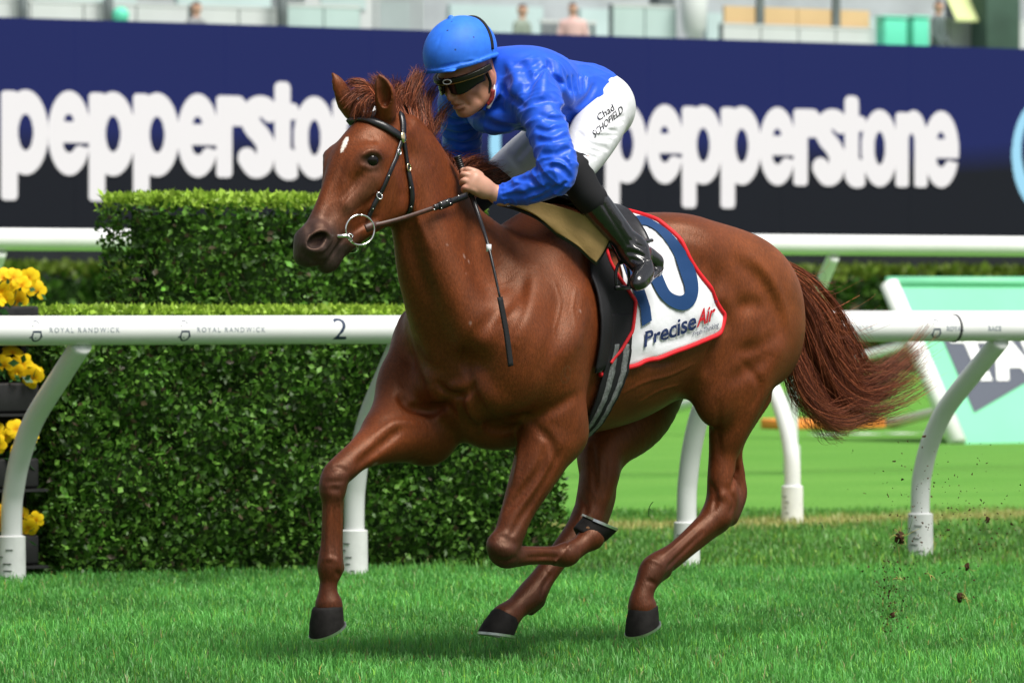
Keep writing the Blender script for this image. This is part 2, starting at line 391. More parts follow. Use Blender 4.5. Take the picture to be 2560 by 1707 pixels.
def build_horse(h=0.006):
    F = Field((-1.25, -.46, 0.0), (1.32, .46, 2.02), h)
    # trunk
    T = [(.56, .98, .08, .09, .0), (.51, .99, .16, .18, .0), (.40, 1.04, .22, .28, .05), (.24, 1.11, .245, .375, .20), (.06, 1.14, .235, .40, .30),
         (-.12, 1.14, .265, .375, .20), (-.28, 1.155, .285, .36, .08), (-.42, 1.18, .285, .335, .0), (-.56, 1.205, .27, .295, .0),
         (-.70, 1.215, .24, .245, .05), (-.82, 1.21, .20, .20, .1), (-.90, 1.18, .13, .16, .1)]
    F.xloft(T)
    for s in (1, -1):
        # hindquarters: croup, thigh, buttock
        F.el((-.47, s * .12, 1.38), (.24, .14, .125), X=(1, 0, .12), k=.06)
        F.el((-.72, s * .14, 1.29), (.24, .14, .16), X=(1, 0, .35), k=.06)
        F.el((-.76, s * .175, 1.13), (.19, .11, .24), X=(1, 0, .1), Z=(-.25, 0, 1), k=.05)
        F.el((-.87, s * .13, 1.13), (.14, .105, .21), Z=(.12, 0, 1), k=.05)
        # shoulder: blade, upper arm, muscle over the elbow
        F.rc((.04, s * .09, 1.42), (.42, s * .19, 1.08), .085, .115, k=.07, n=(.74, 0, .67), q=1.35)
        F.el((.245, s * .212, 1.09), (.155, .092, .21), X=(1, 0, 1.0), k=.08)
        F.el((.43, s * .20, 1.02), (.12, .115, .18), k=.06)
        F.el((.485, s * .105, .925), (.095, .100, .120), k=.025)
    F.el((.53, 0, .975), (.05, .045, .07), k=.04)
    F.el((.34, 0, .86), (.20, .12, .145), X=(1, 0, .12), k=.05)
    # neck
    N = [((1262, 878), .19, .27), ((1185, 752), .175, .275), ((1118, 640), .125, .222), ((1084, 556), .100, .182), ((1054, 471), .088, .152), ((1022, 391), .080, .122), ((992, 335), .072, .092)]
    F.tube([J(*a[0]) for a in N], [a[1] for a in N], [a[2] for a in N], k=.09, sub=14)
    for s in (1, -1):
        F.chain([(J(1180, 830, s * .15), .06), (J(1092, 640, s * .075), .075), (J(1058, 540, s * .048), .062), (J(1030, 450, s * .035), .04)], k=.07)
    # head
    HD = [((978, 325), .075, .085), ((938, 370), .092, .112), ((900, 428), .096, .118), ((864, 496), .074, .102), ((832, 553), .058, .086), ((803, 598), .054, .074), ((785, 625), .054, .058)]
    F.tube([J(*a[0]) for a in HD], [a[1] for a in HD], [a[2] for a in HD], k=.02)
    for s in (1, -1):
        e = J(931, 402, .088); e[1] *= s
        F.chain([(e + (-.035, -s * .012, .030), .016), (e + (.0, -s * .004, .026), .024), (e + (.032, -s * .008, .010), .022), (e + (.04, -s * .02, -.02), .016)], k=.05)     # brow
        F.el(J(966, 466, s * .058), (.108, .040, .114), k=.04)                      # jowl
        F.rc(J(975, 520, s * .045), J(868, 602, s * .026), .045, .028, k=.03)       # jaw
        F.rc(J(922, 448, s * .076), J(868, 512, s * .058), .016, .012, k=.04)       # face crest
        F.rc(J(800, 575, s * .036), J(778, 612, s * .036), .026, .032, k=.03)       # nostril wing
    F.rc(J(770, 600), J(764, 638), .046, .040, k=.03)                                # upper lip
    F.rc(J(868, 598), J(818, 646), .036, .034, k=.03)                                # lower jaw
    F.el(J(822, 655), (.045, .036, .032), X=J(790, 680) - J(850, 610), k=.02)        # chin
    # ears
    for s, tip, base, m in ((1, (948, 187), (966, 283), (962, 232)), (-1, (831, 183), (882, 276), (850, 232))):
        lt, lb = (s * .088, s * .062)
        a, b, c = J(*base, lb), J(*m, s * .088), J(*tip, lt)
        F.chain([(a, .034), (a * .5 + b * .5, .034), (b, .033), (b * .5 + c * .5, .023), (c, .003)], k=.025)
        fw = np.array([.66, s * .62, .10]) * .026
        F.chain([(a * .55 + b * .45 + fw, .014), (a * .2 + b * .8 + fw, .021), (b * .8 + c * .2 + fw, .020), (b * .3 + c * .7 + fw * .62, .010)], k=.008, cut=True)
    # right fore, reaching
    l = -.13
    F.rc((.36, -.17, 1.02), J(1064, 1085, -.15), .12, .105, k=.06)
    F.chain([(J(1064, 1080, -.15), .105), (J(975, 1093, -.145), .086), (J(903, 1133, l), .053), (J(858, 1170, l), .048), (J(838, 1192, l), .047), (J(831, 1225, l), .041)], k=.025)
    F.chain([(J(832, 1215, l), .040), (J(829, 1265, l), .032), (J(826, 1350, l), .031), (J(825, 1400, l), .040), (J(825, 1420, l), .042), (J(822, 1452, l), .030), (J(820, 1482, l), .032), (J(822, 1512, l), .046)], k=.02)
    F.rc(J(846, 1260, l), J(842, 1395, l), .016, .018, k=.02); F.rc(J(846, 1420, l), J(836, 1440, l), .018, .012, k=.02)
    F.chain([((.40, -.21, 1.10), .09), (J(1003, 930, -.22), .07), (J(985, 1010, -.19), .07), (J(960, 1065, -.16), .06)], k=.05)
    # left fore, folded
    l = .16
    F.rc((.30, .2, 1.05), J(1395, 1080, .19), .12, .10, k=.06)
    F.el(J(1385, 1060, .2), (.10, .085, .12), k=.05)
    F.chain([(J(1368, 1110, .19), .098), (J(1335, 1185, .18), .078), (J(1296, 1272, .165), .056), (J(1270, 1345, l), .050), (J(1257, 1372, l), .049)], k=.025)
    F.chain([(J(1252, 1362, l), .047), (J(1263, 1388, l), .042), (J(1290, 1390, l), .036), (J(1330, 1388, l), .031), (J(1385, 1388, l), .032), (J(1414, 1386, l), .042), (J(1432, 1376, l), .036), (J(1456, 1360, l), .034), (J(1478, 1342, l), .046)], k=.02)
    # left hind, driving back
    l = .14
    F.el(J(1805, 925, .18), (.12, .085, .20), X=(1, 0, .25), k=.08)
    F.chain([(J(1868, 880, .17), .12), (J(1845, 985, .165), .098), (J(1823, 1070, .155), .070), (J(1808, 1135, l), .050), (J(1803, 1195, l), .048), (J(1806, 1245, l), .056), (J(1792, 1290, l), .052)], k=.04)
    F.chain([(J(1890, 990, .14), .055), (J(1842, 1110, l), .026), (J(1846, 1190, l), .024), (J(1846, 1238, l), .030), (J(1822, 1290, l), .036)], k=.025)
    F.chain([(J(1792, 1290, l), .049), (J(1745, 1330, l), .038), (J(1690, 1378, l), .035), (J(1645, 1412, l), .045), (J(1630, 1428, l), .046), (J(1612, 1468, l), .037), (J(1604, 1500, l), .042), (J(1606, 1518, l), .050)], k=.02)
    F.rc(J(1660, 1430, l), J(1640, 1450, l), .024, .014, k=.02); F.rc(J(1800, 1315, l), J(1680, 1412, l), .020, .018, k=.02)
    # right hind, reaching under the belly
    l = -.12
    F.chain([((-.62, -.17, 1.10), .16), (J(1590, 1020, -.18), .135), (J(1508, 1118, -.15), .088), (J(1497, 1190, l), .068), (J(1480, 1262, l), .058), (J(1468, 1295, l), .052)], k=.04)
    F.chain([(J(1545, 1130, -.14), .035), (J(1520, 1200, l), .026), (J(1517, 1245, l), .030), (J(1495, 1300, l), .036)], k=.03)
    F.chain([(J(1468, 1295, l), .051), (J(1425, 1352, l), .042), (J(1362, 1437, l), .040), (J(1333, 1480, l), .049), (J(1318, 1496, l), .047), (J(1290, 1520, l), .040), (J(1262, 1545, l), .050)], k=.02)
    F.rc(J(1345, 1505, l), J(1328, 1528, l), .022, .013, k=.02)
    # dock of the tail
    F.chain([((-.88, 0, 1.36), .055), ((-1.02, 0, 1.31), .035), ((-1.10, 0, 1.22), .02)], k=.04)
    # modelling of the muscles, tendons and face: (marks, radius, depth, mirrored)
    ST = [([(1321, 677), (1283, 745), (1191, 845), (1183, 925)], .026, .008, 1), ([(1176, 964), (1206, 1025), (1237, 1059), (1283, 1071)], .018, .018, 1),
          ([(1146, 985), (1158, 1035), (1185, 1075)], .016, .020, 0), ([(1302, 1032), (1330, 1045), (1400, 1012), (1440, 985)], .020, .008, 1),
          ([(1364, 1115), (1349, 1176), (1303, 1234), (1269, 1276)], .014, .016, 0), ([(1403, 1123), (1364, 1203), (1303, 1295), (1276, 1341)], .011, .010, 0),
          ([(1000, 1075), (947, 1119), (893, 1161)], .014, .014, 0), ([(1040, 1060), (985, 1060), (930, 1095)], .016, -.006, 0),
          ([(1332, 650), (1325, 760), (1283, 868)], .040, -.008, 1), ([(1455, 714), (1447, 814), (1418, 901)], .036, -.008, 1), ([(1400, 700), (1390, 830), (1350, 940)], .034, .008, 1),
          ([(1833, 647), (1904, 701), (1936, 759), (1949, 812)], .032, .012, 1), ([(1797, 679), (1793, 750), (1810, 786), (1816, 821)], .030, .015, 1),
          ([(1802, 830), (1779, 879), (1766, 929)], .020, .010, 1), ([(1846, 768), (1880, 762), (1913, 768)], .03, .008, 1), ([(1846, 879), (1904, 866), (1954, 830)], .028, .009, 1),
          ([(1829, 951), (1887, 915), (1936, 879)], .028, .009, 1), ([(1860, 720), (1880, 800), (1870, 850)], .03, -.006, 1),
          ([(1842, 1150), (1838, 1190), (1829, 1225)], .009, .010, 0), ([(1798, 1237), (1808, 1240)], .016, -.006, 0), ([(1800, 1000), (1795, 1080), (1800, 1140)], .012, .005, 0),
          ([(1762, 1326), (1691, 1396), (1668, 1419)], .008, .007, 0), ([(834, 1262), (832, 1364), (838, 1398)], .007, .005, 0),
          ([(1385, 1428), (1360, 1465), (1354, 1492)], .008, .006, 0), ([(1312, 1394), (1364, 1391), (1402, 1394)], .007, .006, 0),
          ([(1029, 438), (1039, 527), (1083, 637)], .012, -.005, 1), ([(1012, 545), (1040, 650), (1085, 760)], .030, .010, 1), ([(1230, 640), (1270, 720)], .05, .014, 1),
          ([(924, 346), (934, 352)], .017, .006, 1), ([(958, 476), (912, 518)], .012, .007, 1), ([(905, 432), (880, 470), (858, 500)], .010, .006, 1),
          ([(812, 664), (830, 638), (850, 608), (866, 590)], .006, .011, 1), ([(828, 1222), (845, 1222)], .012, .005, 0), ([(1245, 1352), (1290, 1358)], .014, .006, 0),
          ([(904, 412), (924, 421), (945, 416)], .007, -.004, 1), ([(904, 390), (924, 377), (945, 381), (954, 396)], .007, -.006, 1), ([(912, 401), (936, 400)], .014, .012, 1),
          ([(848, 470), (836, 520), (815, 560)], .02, .006, 1), ([(770, 560), (776, 580)], .012, .005, 1), ([(778, 585), (800, 576), (822, 585), (824, 602), (806, 625), (780, 630)], .009, -.006, 1)]
    ST += [([(1700, 600), (1740, 660), (1760, 740)], .05, .008, 1), ([(1640, 570), (1700, 580), (1760, 600)], .03, .006, 1), ([(1880, 640), (1935, 720), (1965, 800)], .022, -.006, 1), ([(1850, 900), (1900, 960), (1880, 1020)], .016, .006, 0),
           ([(1005, 998), (1030, 1020), (1084, 1020), (1128, 995)], .018, .012, 0), ([(1060, 930), (1090, 985), (1110, 1040)], .03, -.006, 0), ([(1200, 930), (1230, 990), (1260, 1040)], .035, -.008, 0),
           ([(1385, 700), (1400, 760), (1385, 830), (1400, 880)], .004, -.003, 0), ([(1440, 720), (1432, 770), (1440, 820)], .004, -.003, 0), ([(1555, 985), (1610, 955), (1680, 935), (1740, 905)], .006, -.0035, 0), ([(1590, 1010), (1650, 975), (1700, 962)], .005, -.003, 0),
           ([(880, 470), (868, 500), (850, 530), (842, 560)], .0045, -.003, 1), ([(905, 520), (880, 545), (870, 570)], .0045, -.003, 1), ([(1330, 1150), (1300, 1215), (1282, 1280)], .004, -.003, 0), ([(1600, 830), (1650, 850), (1700, 842), (1745, 820)], .02, .005, 1), ([(1580, 880), (1640, 905), (1700, 898)], .018, .005, 1),
           ([(1310, 700), (1300, 780), (1260, 850)], .02, .006, 1), ([(1480, 1105), (1485, 1170), (1490, 1230)], .012, .007, 0), ([(1515, 1140), (1512, 1200), (1508, 1240)], .008, .006, 0)]
    ST += [([(815, 1178), (845, 1168), (868, 1180)], .010, .005, 0), ([(812, 1205), (858, 1203)], .008, .004, 0), ([(846, 1230), (849, 1300), (848, 1380)], .006, -.004, 0), ([(812, 1250), (808, 1330), (808, 1390)], .005, .003, 0), ([(806, 1400), (826, 1396), (846, 1404)], .008, -.004, 0),
           ([(1225, 1350), (1250, 1340), (1280, 1352)], .010, .005, 0), ([(1235, 1395), (1262, 1402), (1290, 1392)], .010, .005, 0), ([(1300, 1376), (1350, 1374), (1400, 1376)], .006, -.004, 0),
           ([(1775, 1205), (1790, 1240), (1785, 1275)], .010, .006, 0), ([(1815, 1215), (1835, 1250), (1825, 1285)], .010, .006, 0), ([(1755, 1300), (1700, 1352), (1655, 1392)], .006, -.004, 0), ([(1450, 1240), (1465, 1270), (1455, 1300)], .010, .005, 0), ([(1445, 1330), (1400, 1392), (1350, 1455)], .006, -.004, 0),
           ([(1610, 1405), (1630, 1400), (1655, 1412)], .008, -.004, 0), ([(1620, 1450), (1640, 1460)], .008, .006, 0), ([(842, 1428), (848, 1440)], .008, .006, 0),
           ([(880, 395), (868, 430), (850, 470)], .012, -.004, 1), ([(860, 420), (840, 470), (815, 520)], .018, .004, 1), ([(985, 420), (990, 470), (970, 520)], .02, -.005, 1), ([(945, 540), (905, 565), (880, 580)], .008, .005, 1), ([(770, 640), (790, 655), (808, 655)], .008, .004, 1)]
    ST += [([(1092, 955), (1122, 982), (1150, 990), (1172, 980), (1186, 962)], .012, .020, 0), ([(1182, 965), (1172, 930), (1164, 890), (1172, 840)], .016, .010, 0), ([(1182, 978), (1200, 1040), (1245, 1074), (1302, 1064)], .016, .016, 0),
           ([(1000, 990), (1020, 1020), (1070, 1030), (1112, 1012), (1138, 1040)], .016, .016, 0), ([(1128, 968), (1150, 962)], .016, -.008, 0), ([(1040, 940), (1060, 975), (1100, 985)], .03, -.008, 0), ([(1215, 985), (1245, 1010), (1275, 1015)], .04, -.010, 0),
           ([(1045, 870), (1060, 910), (1100, 930)], .03, .010, 0), ([(1190, 1080), (1205, 1060), (1195, 1030)], .010, -.007, 0), ([(1330, 1060), (1372, 1100), (1388, 1150)], .016, .008, 0), ([(1300, 1100), (1296, 1160), (1285, 1210)], .014, -.006, 0)]
    for marks, r, dep, mir in ST:
        q = skin(F, [tuple(m) for m in spline(marks, 4)])
        if len(q) < 2: continue
        F.stroke(q, r, dep * 1.4)
        if mir: F.stroke(q * np.array([1, -1, 1]), r, dep * 1.4)
    q = skin(F, [(797, 600)], -.006)[0]; X = J(825, 585) - J(775, 620)                      # nostrils
    for s in (1, -1): F.el(q * np.array([1, s, 1]), (.040, .030, .021), X=X, k=.008, cut=True)
    return F
# ---------------------------------------------------------------- the rider, in the horse's frame
HC = J(1166, 172, 0); HF = np.array([.92, 0, -.39]); HF /= np.linalg.norm(HF); HU = np.array([-HF[2], 0, HF[0]]); HS = np.array([0, 1.0, 0])
def hd(f, l, u): return HC + HF * f + HS * l + HU * u
RL = (-.36, -.56, 1.18); RH = (.80, .56, 2.20)
# limb stations: point, bare radius, clothed radius
ARM_L = [(J(1330, 232, .15), .055, .085), (J(1352, 275, .205), .050, .080), (J(1376, 350, .285), .042, .066), (J(1393, 415, .335), .038, .064), (J(1385, 445, .325), .038, .060), (J(1318, 472, .24), .036, .050), (J(1245, 489, .160), .027, .028)]
ARM_R = [(J(1170, 215, -.15), .055, .085), (J(1150, 260, -.205), .050, .075), (J(1155, 340, -.25), .042, .066), ((.20, -.30, 1.66), .038, .062), ((.24, -.29, 1.62), .038, .058), ((.36, -.20, 1.61), .034, .046), ((.45, -.13, 1.60), .026, .030)]
LEG_L = [(J(1505, 275, .10), .09, .100), (J(1492, 320, .16), .080, .090), (J(1468, 370, .21), .068, .078), (J(1445, 415, .25), .055, .060)]
SHIN_L = [(J(1437, 425, .255), .050, .056), (J(1462, 478, .275), .046, .053), (J(1500, 525, .295), .044, .051), (J(1545, 580, .32), .034, .045), (J(1582, 628, .335), .030, .040)]
LEG_R = [(J(1430, 290, -.09), .09, .105), (J(1390, 345, -.17), .070, .098), (J(1310, 395, -.235), .050, .076), (J(1262, 425, -.265), .055, .060)]
SHIN_R = [(J(1262, 432, -.27), .050, .056), ((.20, -.30, 1.52), .046, .053), ((.10, -.32, 1.42), .036, .045), ((.03, -.33, 1.36), .030, .040)]
TORSO = [(J(1232, 178), .055, .055), (J(1262, 205), .13, .085), (J(1305, 225), .175, .115), (J(1370, 240), .165, .118), (J(1425, 248), .158, .118), (J(1475, 254), .150, .112)]
for _L in (ARM_L, ARM_R, LEG_L, LEG_R, SHIN_L, SHIN_R, TORSO): _L[:] = [(np.array(a[0], float), a[1], a[2]) for a in _L]

def build_body(h=.004):
    F = Field(RL, RH, h)
    F.el(hd(-.005, 0, .03), (.098, .076, .10), X=HF, Z=HU, k=.02)                 # skull
    F.el(hd(.035, 0, -.045), (.058, .060, .085), X=HF, Z=HU, k=.03)               # face
    F.chain([(hd(-.02, .052, -.07), .022), (hd(.015, .046, -.105), .020), (hd(.058, .018, -.128), .018), (hd(.066, 0, -.128), .020), (hd(.058, -.018, -.128), .018), (hd(.015, -.046, -.105), .020), (hd(-.02, -.052, -.07), .022)], k=.035)
    F.chain([(hd(.088, 0, -.018), .009), (hd(.099, 0, -.045), .010), (hd(.108, 0, -.062), .011), (hd(.098, 0, -.070), .009)], k=.012)   # nose
    for s in (1, -1):
        F.el(hd(.097, s * .011, -.067), (.010, .008, .008), k=.008)
        F.chain([(hd(.086, s * .010, .006), .008), (hd(.082, s * .040, .004), .010), (hd(.060, s * .060, -.006), .010)], k=.02)
        F.el(hd(.062, s * .040, -.050), (.022, .022, .018), k=.03)
        F.el(hd(-.016, s * .078, -.038), (.020, .007, .034), X=HF + HS * s * -.5, Z=HU, k=.008)                     # ear
        F.el(hd(-.010, s * .086, -.034), (.009, .006, .017), X=HF + HS * s * -.5, Z=HU, k=.004, cut=True)
    F.chain([(hd(.080, .024, -.092), .006), (hd(.093, .010, -.088), .008), (hd(.095, 0, -.087), .007), (hd(.093, -.010, -.088), .008), (hd(.080, -.024, -.092), .006)], k=.010)   # lips
    F.chain([(hd(.080, .020, -.103), .006), (hd(.090, .008, -.104), .009), (hd(.090, -.008, -.104), .009), (hd(.080, -.020, -.103), .006)], k=.010)
    F.stroke([hd(.080, .026, -.0955), hd(.097, .01, -.096), hd(.097, -.01, -.096), hd(.080, -.026, -.0955)], .004, .005)
    for s in (1, -1):
        F.stroke([hd(.098, s * .016, -.070), hd(.082, s * .030, -.088), hd(.070, s * .034, -.104)], .006, .004); F.stroke([hd(.060, s * .050, -.066), hd(.040, s * .054, -.090), hd(.03, s * .050, -.105)], .012, .005)
    F.stroke([hd(.086, .014, -.114), hd(.088, -.014, -.114)], .006, .004)
    F.rc(hd(-.03, 0, -.06), TORSO[1][0], .058, .062, k=.03)
    F.tube([t[0] for t in TORSO], [t[1] - .02 for t in TORSO], [t[2] - .02 for t in TORSO], k=.04)
    F.el(J(1474, 262), (.10, .13, .10), k=.04)
    for L in (ARM_L, ARM_R, LEG_L + SHIN_L, LEG_R + SHIN_R): F.chain([(a[0], a[1]) for a in L], k=.03)
    for s, W in ((1, ARM_L[-1][0]), (-1, ARM_R[-1][0])):
        # fist: wrist, back of the hand, four curled fingers, thumb over the rein
        K = J(1174, 455, .125) if s > 0 else np.array([.54, -.10, 1.63])
        X = K - W; X /= np.linalg.norm(X); Zk = np.array([-.15, -.25 * s, .95]); Zk -= X * (X @ Zk); Zk /= np.linalg.norm(Zk); Yk = np.cross(Zk, X) * s   # Yk: outward
        P = lambda x, y, z: W + X * x + Yk * y + Zk * z
        L = np.linalg.norm(K - W)
        F.chain([(P(-.02, 0, 0), .027), (P(.02, 0, .002), .026), (P(L * .55, .004, .006), .031), (P(L * .9, .006, .012), .030)], k=.02)
        F.chain([(P(L * .5, .004, -.012), .024), (P(L * .95, .006, -.016), .021)], k=.02)
        for i in range(4):
            zz = .036 - i * .0215; ln = (.034, .038, .036, .029)[i]; r = (.0098, .0102, .0098, .0088)[i]
            kn = P(L * .98 - .004 * abs(i - 1), .014, zz)
            F.chain([(P(L * .75, .012, zz), r), (kn, r * 1.12), (kn + X * ln * .8 - Yk * .010, r), (kn + X * ln * .62 - Yk * (.010 + ln * .7), r * .95), (kn + X * .0 - Yk * (.016 + ln * .8), r * .85)], k=.004)
        F.chain([(P(L * .35, -.012, .022), .014), (P(L * .75, -.026, .040), .0115), (P(L * 1.05, -.024, .044), .0105), (P(L * 1.28, -.014, .036), .009)], k=.008)
    return F

def build_jacket(h=.004):
    F = Field(RL, RH, h)
    F.tube([t[0] for t in TORSO], [t[1] + .010 for t in TORSO], [t[2] + .012 for t in TORSO], k=.03)
    F.el(J(1318, 170, .04), (.14, .14, .07), X=(1, 0, .12), k=.06)
    F.el(J(1255, 282), (.10, .13, .065), X=(1, 0, -.5), k=.06)
    for L in (ARM_L, ARM_R): F.chain([(a[0], a[2]) for a in L], k=.05)
    # open below the waist: trim with a plane leaning with the hem
    n = J(1560, 330) - J(1300, 235); n[1] = 0; n /= np.linalg.norm(n); c = J(1478, 252)
    sl, (x, y, z) = F.sub(RL, RH)
    d = (x - c[0]) * n[0] + (z - c[2]) * n[2] + 0 * y
    arms = np.full(F.D.shape, .4, np.float32)
    G = Field(RL, RH, h)
    for L in (ARM_L, ARM_R): G.chain([(a[0], a[2]) for a in L], k=.0)
    F.D = np.where(G.D < .02, F.D, np.maximum(F.D, d.astype(np.float32)))
    # cuffs
    for L in (ARM_L, ARM_R):
        w, e = L[-1][0], L[-2][0]; ax = (w - e) / np.linalg.norm(w - e)
        F.rc(w - ax * .028, w - ax * .004, .0335, .0315, k=.006)
    # collar
    C = [hd(.012, .030, -.140), hd(-.030, .062, -.105), hd(-.075, .052, -.075), hd(-.092, 0, -.065), hd(-.075, -.052, -.075), hd(-.030, -.062, -.105), hd(.012, -.030, -.140)]
    F.chain([(p, .014) for p in C], k=.02)
    W = [([(1342, 323), (1374, 330), (1416, 316)], .010, .010), ([(1343, 351), (1381, 354), (1418, 344)], .010, .011), ([(1357, 385), (1395, 385), (1422, 374)], .010, .011),
         ([(1361, 402), (1402, 396), (1424, 416)], .009, .010), ([(1368, 414), (1405, 422), (1426, 447)], .010, .011), ([(1306, 158), (1323, 213), (1310, 250)], .016, .009),
         ([(1371, 154), (1380, 185), (1409, 213)], .010, .013), ([(1320, 225), (1345, 190), (1370, 168)], .010, .010), ([(1419, 195), (1424, 232)], .008, .010), ([(1433, 192), (1438, 232)], .008, .009),
         ([(1447, 190), (1452, 228)], .008, .009), ([(1462, 192), (1464, 224)], .008, .007), ([(1440, 271), (1470, 246), (1488, 213)], .012, .009), ([(1250, 213), (1271, 240), (1312, 268)], .012, .009),
         ([(1178, 287), (1223, 268), (1262, 275)], .012, .008), ([(1395, 272), (1422, 282), (1438, 300)], .014, .016), ([(1292, 450), (1326, 448), (1340, 466)], .009, .012),
         ([(1268, 494), (1326, 482), (1374, 465)], .009, .010), ([(1262, 468), (1300, 462)], .007, .007), ([(1330, 500), (1380, 478), (1415, 455)], .010, .009), ([(1350, 290), (1390, 300), (1420, 296)], .012, .008),
         ([(1340, 262), (1372, 250), (1400, 262)], .014, .009), ([(1106, 282), (1135, 302), (1160, 300)], .010, .010), ([(1116, 330), (1150, 338), (1185, 330)], .010, .011), ([(1122, 352), (1160, 362), (1195, 352)], .009, .011),
         ([(1128, 380), (1165, 388), (1200, 378)], .009, .011), ([(1205, 300), (1250, 318), (1310, 318)], .014, .010), ([(1225, 312), (1270, 322), (1320, 325)], .012, .009), ([(1270, 160), (1290, 200), (1275, 240)], .014, -.008),
         ([(1345, 145), (1360, 190), (1352, 240)], .018, -.009), ([(1395, 165), (1405, 215), (1430, 255)], .014, -.008), ([(1365, 365), (1420, 360)], .012, -.008), ([(1355, 338), (1420, 328)], .010, -.007), ([(1290, 470), (1340, 485), (1385, 472)], .010, -.007)]
    for m, r, dep in W:
        q = skin(F, [tuple(a) for a in spline(m, 5)])
        if len(q) > 2: F.stroke(q, r * .9, dep * 2.4)
    # loose silk: patches of small ridged folds, across the sleeves and fanning over the back
    sl, (x, y, z) = F.sub(RL, RH); rs = np.random.default_rng(4); x = x + 0 * y + 0 * z; y = y + 0 * x; z = z + 0 * x
    band = np.abs(F.D) < .02; px, py, pz = x[band], y[band], z[band]; P = np.stack([px, py, pz], 1); acc = np.zeros(len(P))
    def ridged(k, w, amp, patch):
        ph = P @ np.array(k) + 1.6 * np.sin(P @ np.array(w) + rs.uniform(0, 6)) + rs.uniform(0, 6); m = np.sin(P @ rs.normal(0, patch, 3) + rs.uniform(0, 6)) * np.sin(P @ rs.normal(0, patch, 3) + rs.uniform(0, 6))
        return -amp * (1 - np.abs(np.sin(ph))) ** 2.0 * np.clip(m * 1.6 + .35, 0, 1)
    for L in (ARM_L, ARM_R):
        for i0, i1, n in ((0, 3, 3), (4, 6, 3)):
            a, b = L[i0][0], L[i1][0]; d = (b - a) / np.linalg.norm(b - a); t = np.clip(((P - a) @ d) / np.linalg.norm(b - a), -.1, 1.1); dist = np.linalg.norm(P - a - t[:, None] * (b - a), axis=1); w_ = np.clip((.11 - dist) / .03, 0, 1)
            for _ in range(n): acc += w_ * ridged(d * rs.uniform(40, 64) + rs.normal(0, 18, 3), rs.normal(0, 12, 3), .0042, 13)
    w_ = np.clip((.30 - np.linalg.norm((P - J(1340, 235)) * [.9, 1, 1], axis=1)) / .08, 0, 1)
    for _ in range(3): acc += w_ * ridged(rs.normal(0, 22, 3) + np.array([0, 22, 18]) * rs.choice((-1, 1)), rs.normal(0, 8, 3), .0042, 9)
    F.D[band] += acc.astype(np.float32)
    # gathers at the cuffs
    for L in (ARM_L, ARM_R):
        w, e = L[-1][0], L[-2][0]; ax = (w - e) / np.linalg.norm(w - e); u = np.cross(ax, (0, 0, 1)); u /= np.linalg.norm(u); v = np.cross(ax, u)
        for i in range(11):
            a = i * 2 * math.pi / 11; o = u * math.cos(a) + v * math.sin(a)
            F.stroke([w - ax * .062 + o * .037, w - ax * .022 + o * .034], .0055, .0055)
    return F

def build_breeches(h=.004):
    F = Field(RL, RH, h)
    F.el(J(1476, 262), (.118, .150, .118), X=(1, 0, .3), k=.03)
    F.tube([TORSO[-2][0], TORSO[-1][0]], [.148, .142], [.106, .105], k=.03)
    for s in (1, -1): F.el(J(1482, 268, 0) + np.array([0, s * .07, -.005]), (.095, .085, .10), k=.04)
    for L in (LEG_L, LEG_R): F.chain([(a[0], a[2]) for a in L], k=.05)
    W = [([(1478, 342), (1500, 348), (1530, 350)], .006, .006), ([(1470, 354), (1490, 362), (1518, 368)], .006, .006), ([(1462, 368), (1482, 376), (1505, 381)], .006, .006), ([(1455, 380), (1472, 388), (1490, 394)], .006, .005),
         ([(1500, 318), (1525, 326), (1545, 328)], .006, .005), ([(1512, 300), (1540, 306), (1560, 304)], .006, .004), ([(1452, 352), (1490, 336), (1540, 312)], .010, -.003), ([(1490, 228), (1512, 236), (1500, 250)], .008, .004), ([(1445, 330), (1462, 345)], .007, .004), ([(1448, 398), (1470, 405)], .006, .005),
         ([(1330, 350), (1290, 400)], .012, .005), ([(1270, 380), (1300, 420)], .012, .005), ([(1485, 336), (1510, 340), (1545, 338)], .005, .005), ([(1475, 360), (1500, 370), (1522, 374)], .005, .005), ([(1520, 296), (1545, 296), (1562, 290)], .006, .005), ([(1500, 240), (1530, 262), (1550, 300)], .012, .004), ([(1470, 290), (1490, 310), (1520, 318)], .012, .004)]
    for m, r, dep in W:
        q = skin(F, [tuple(a) for a in spline(m, 5)])
        if len(q) > 2: F.stroke(q, r, dep * 2.2)
    return F

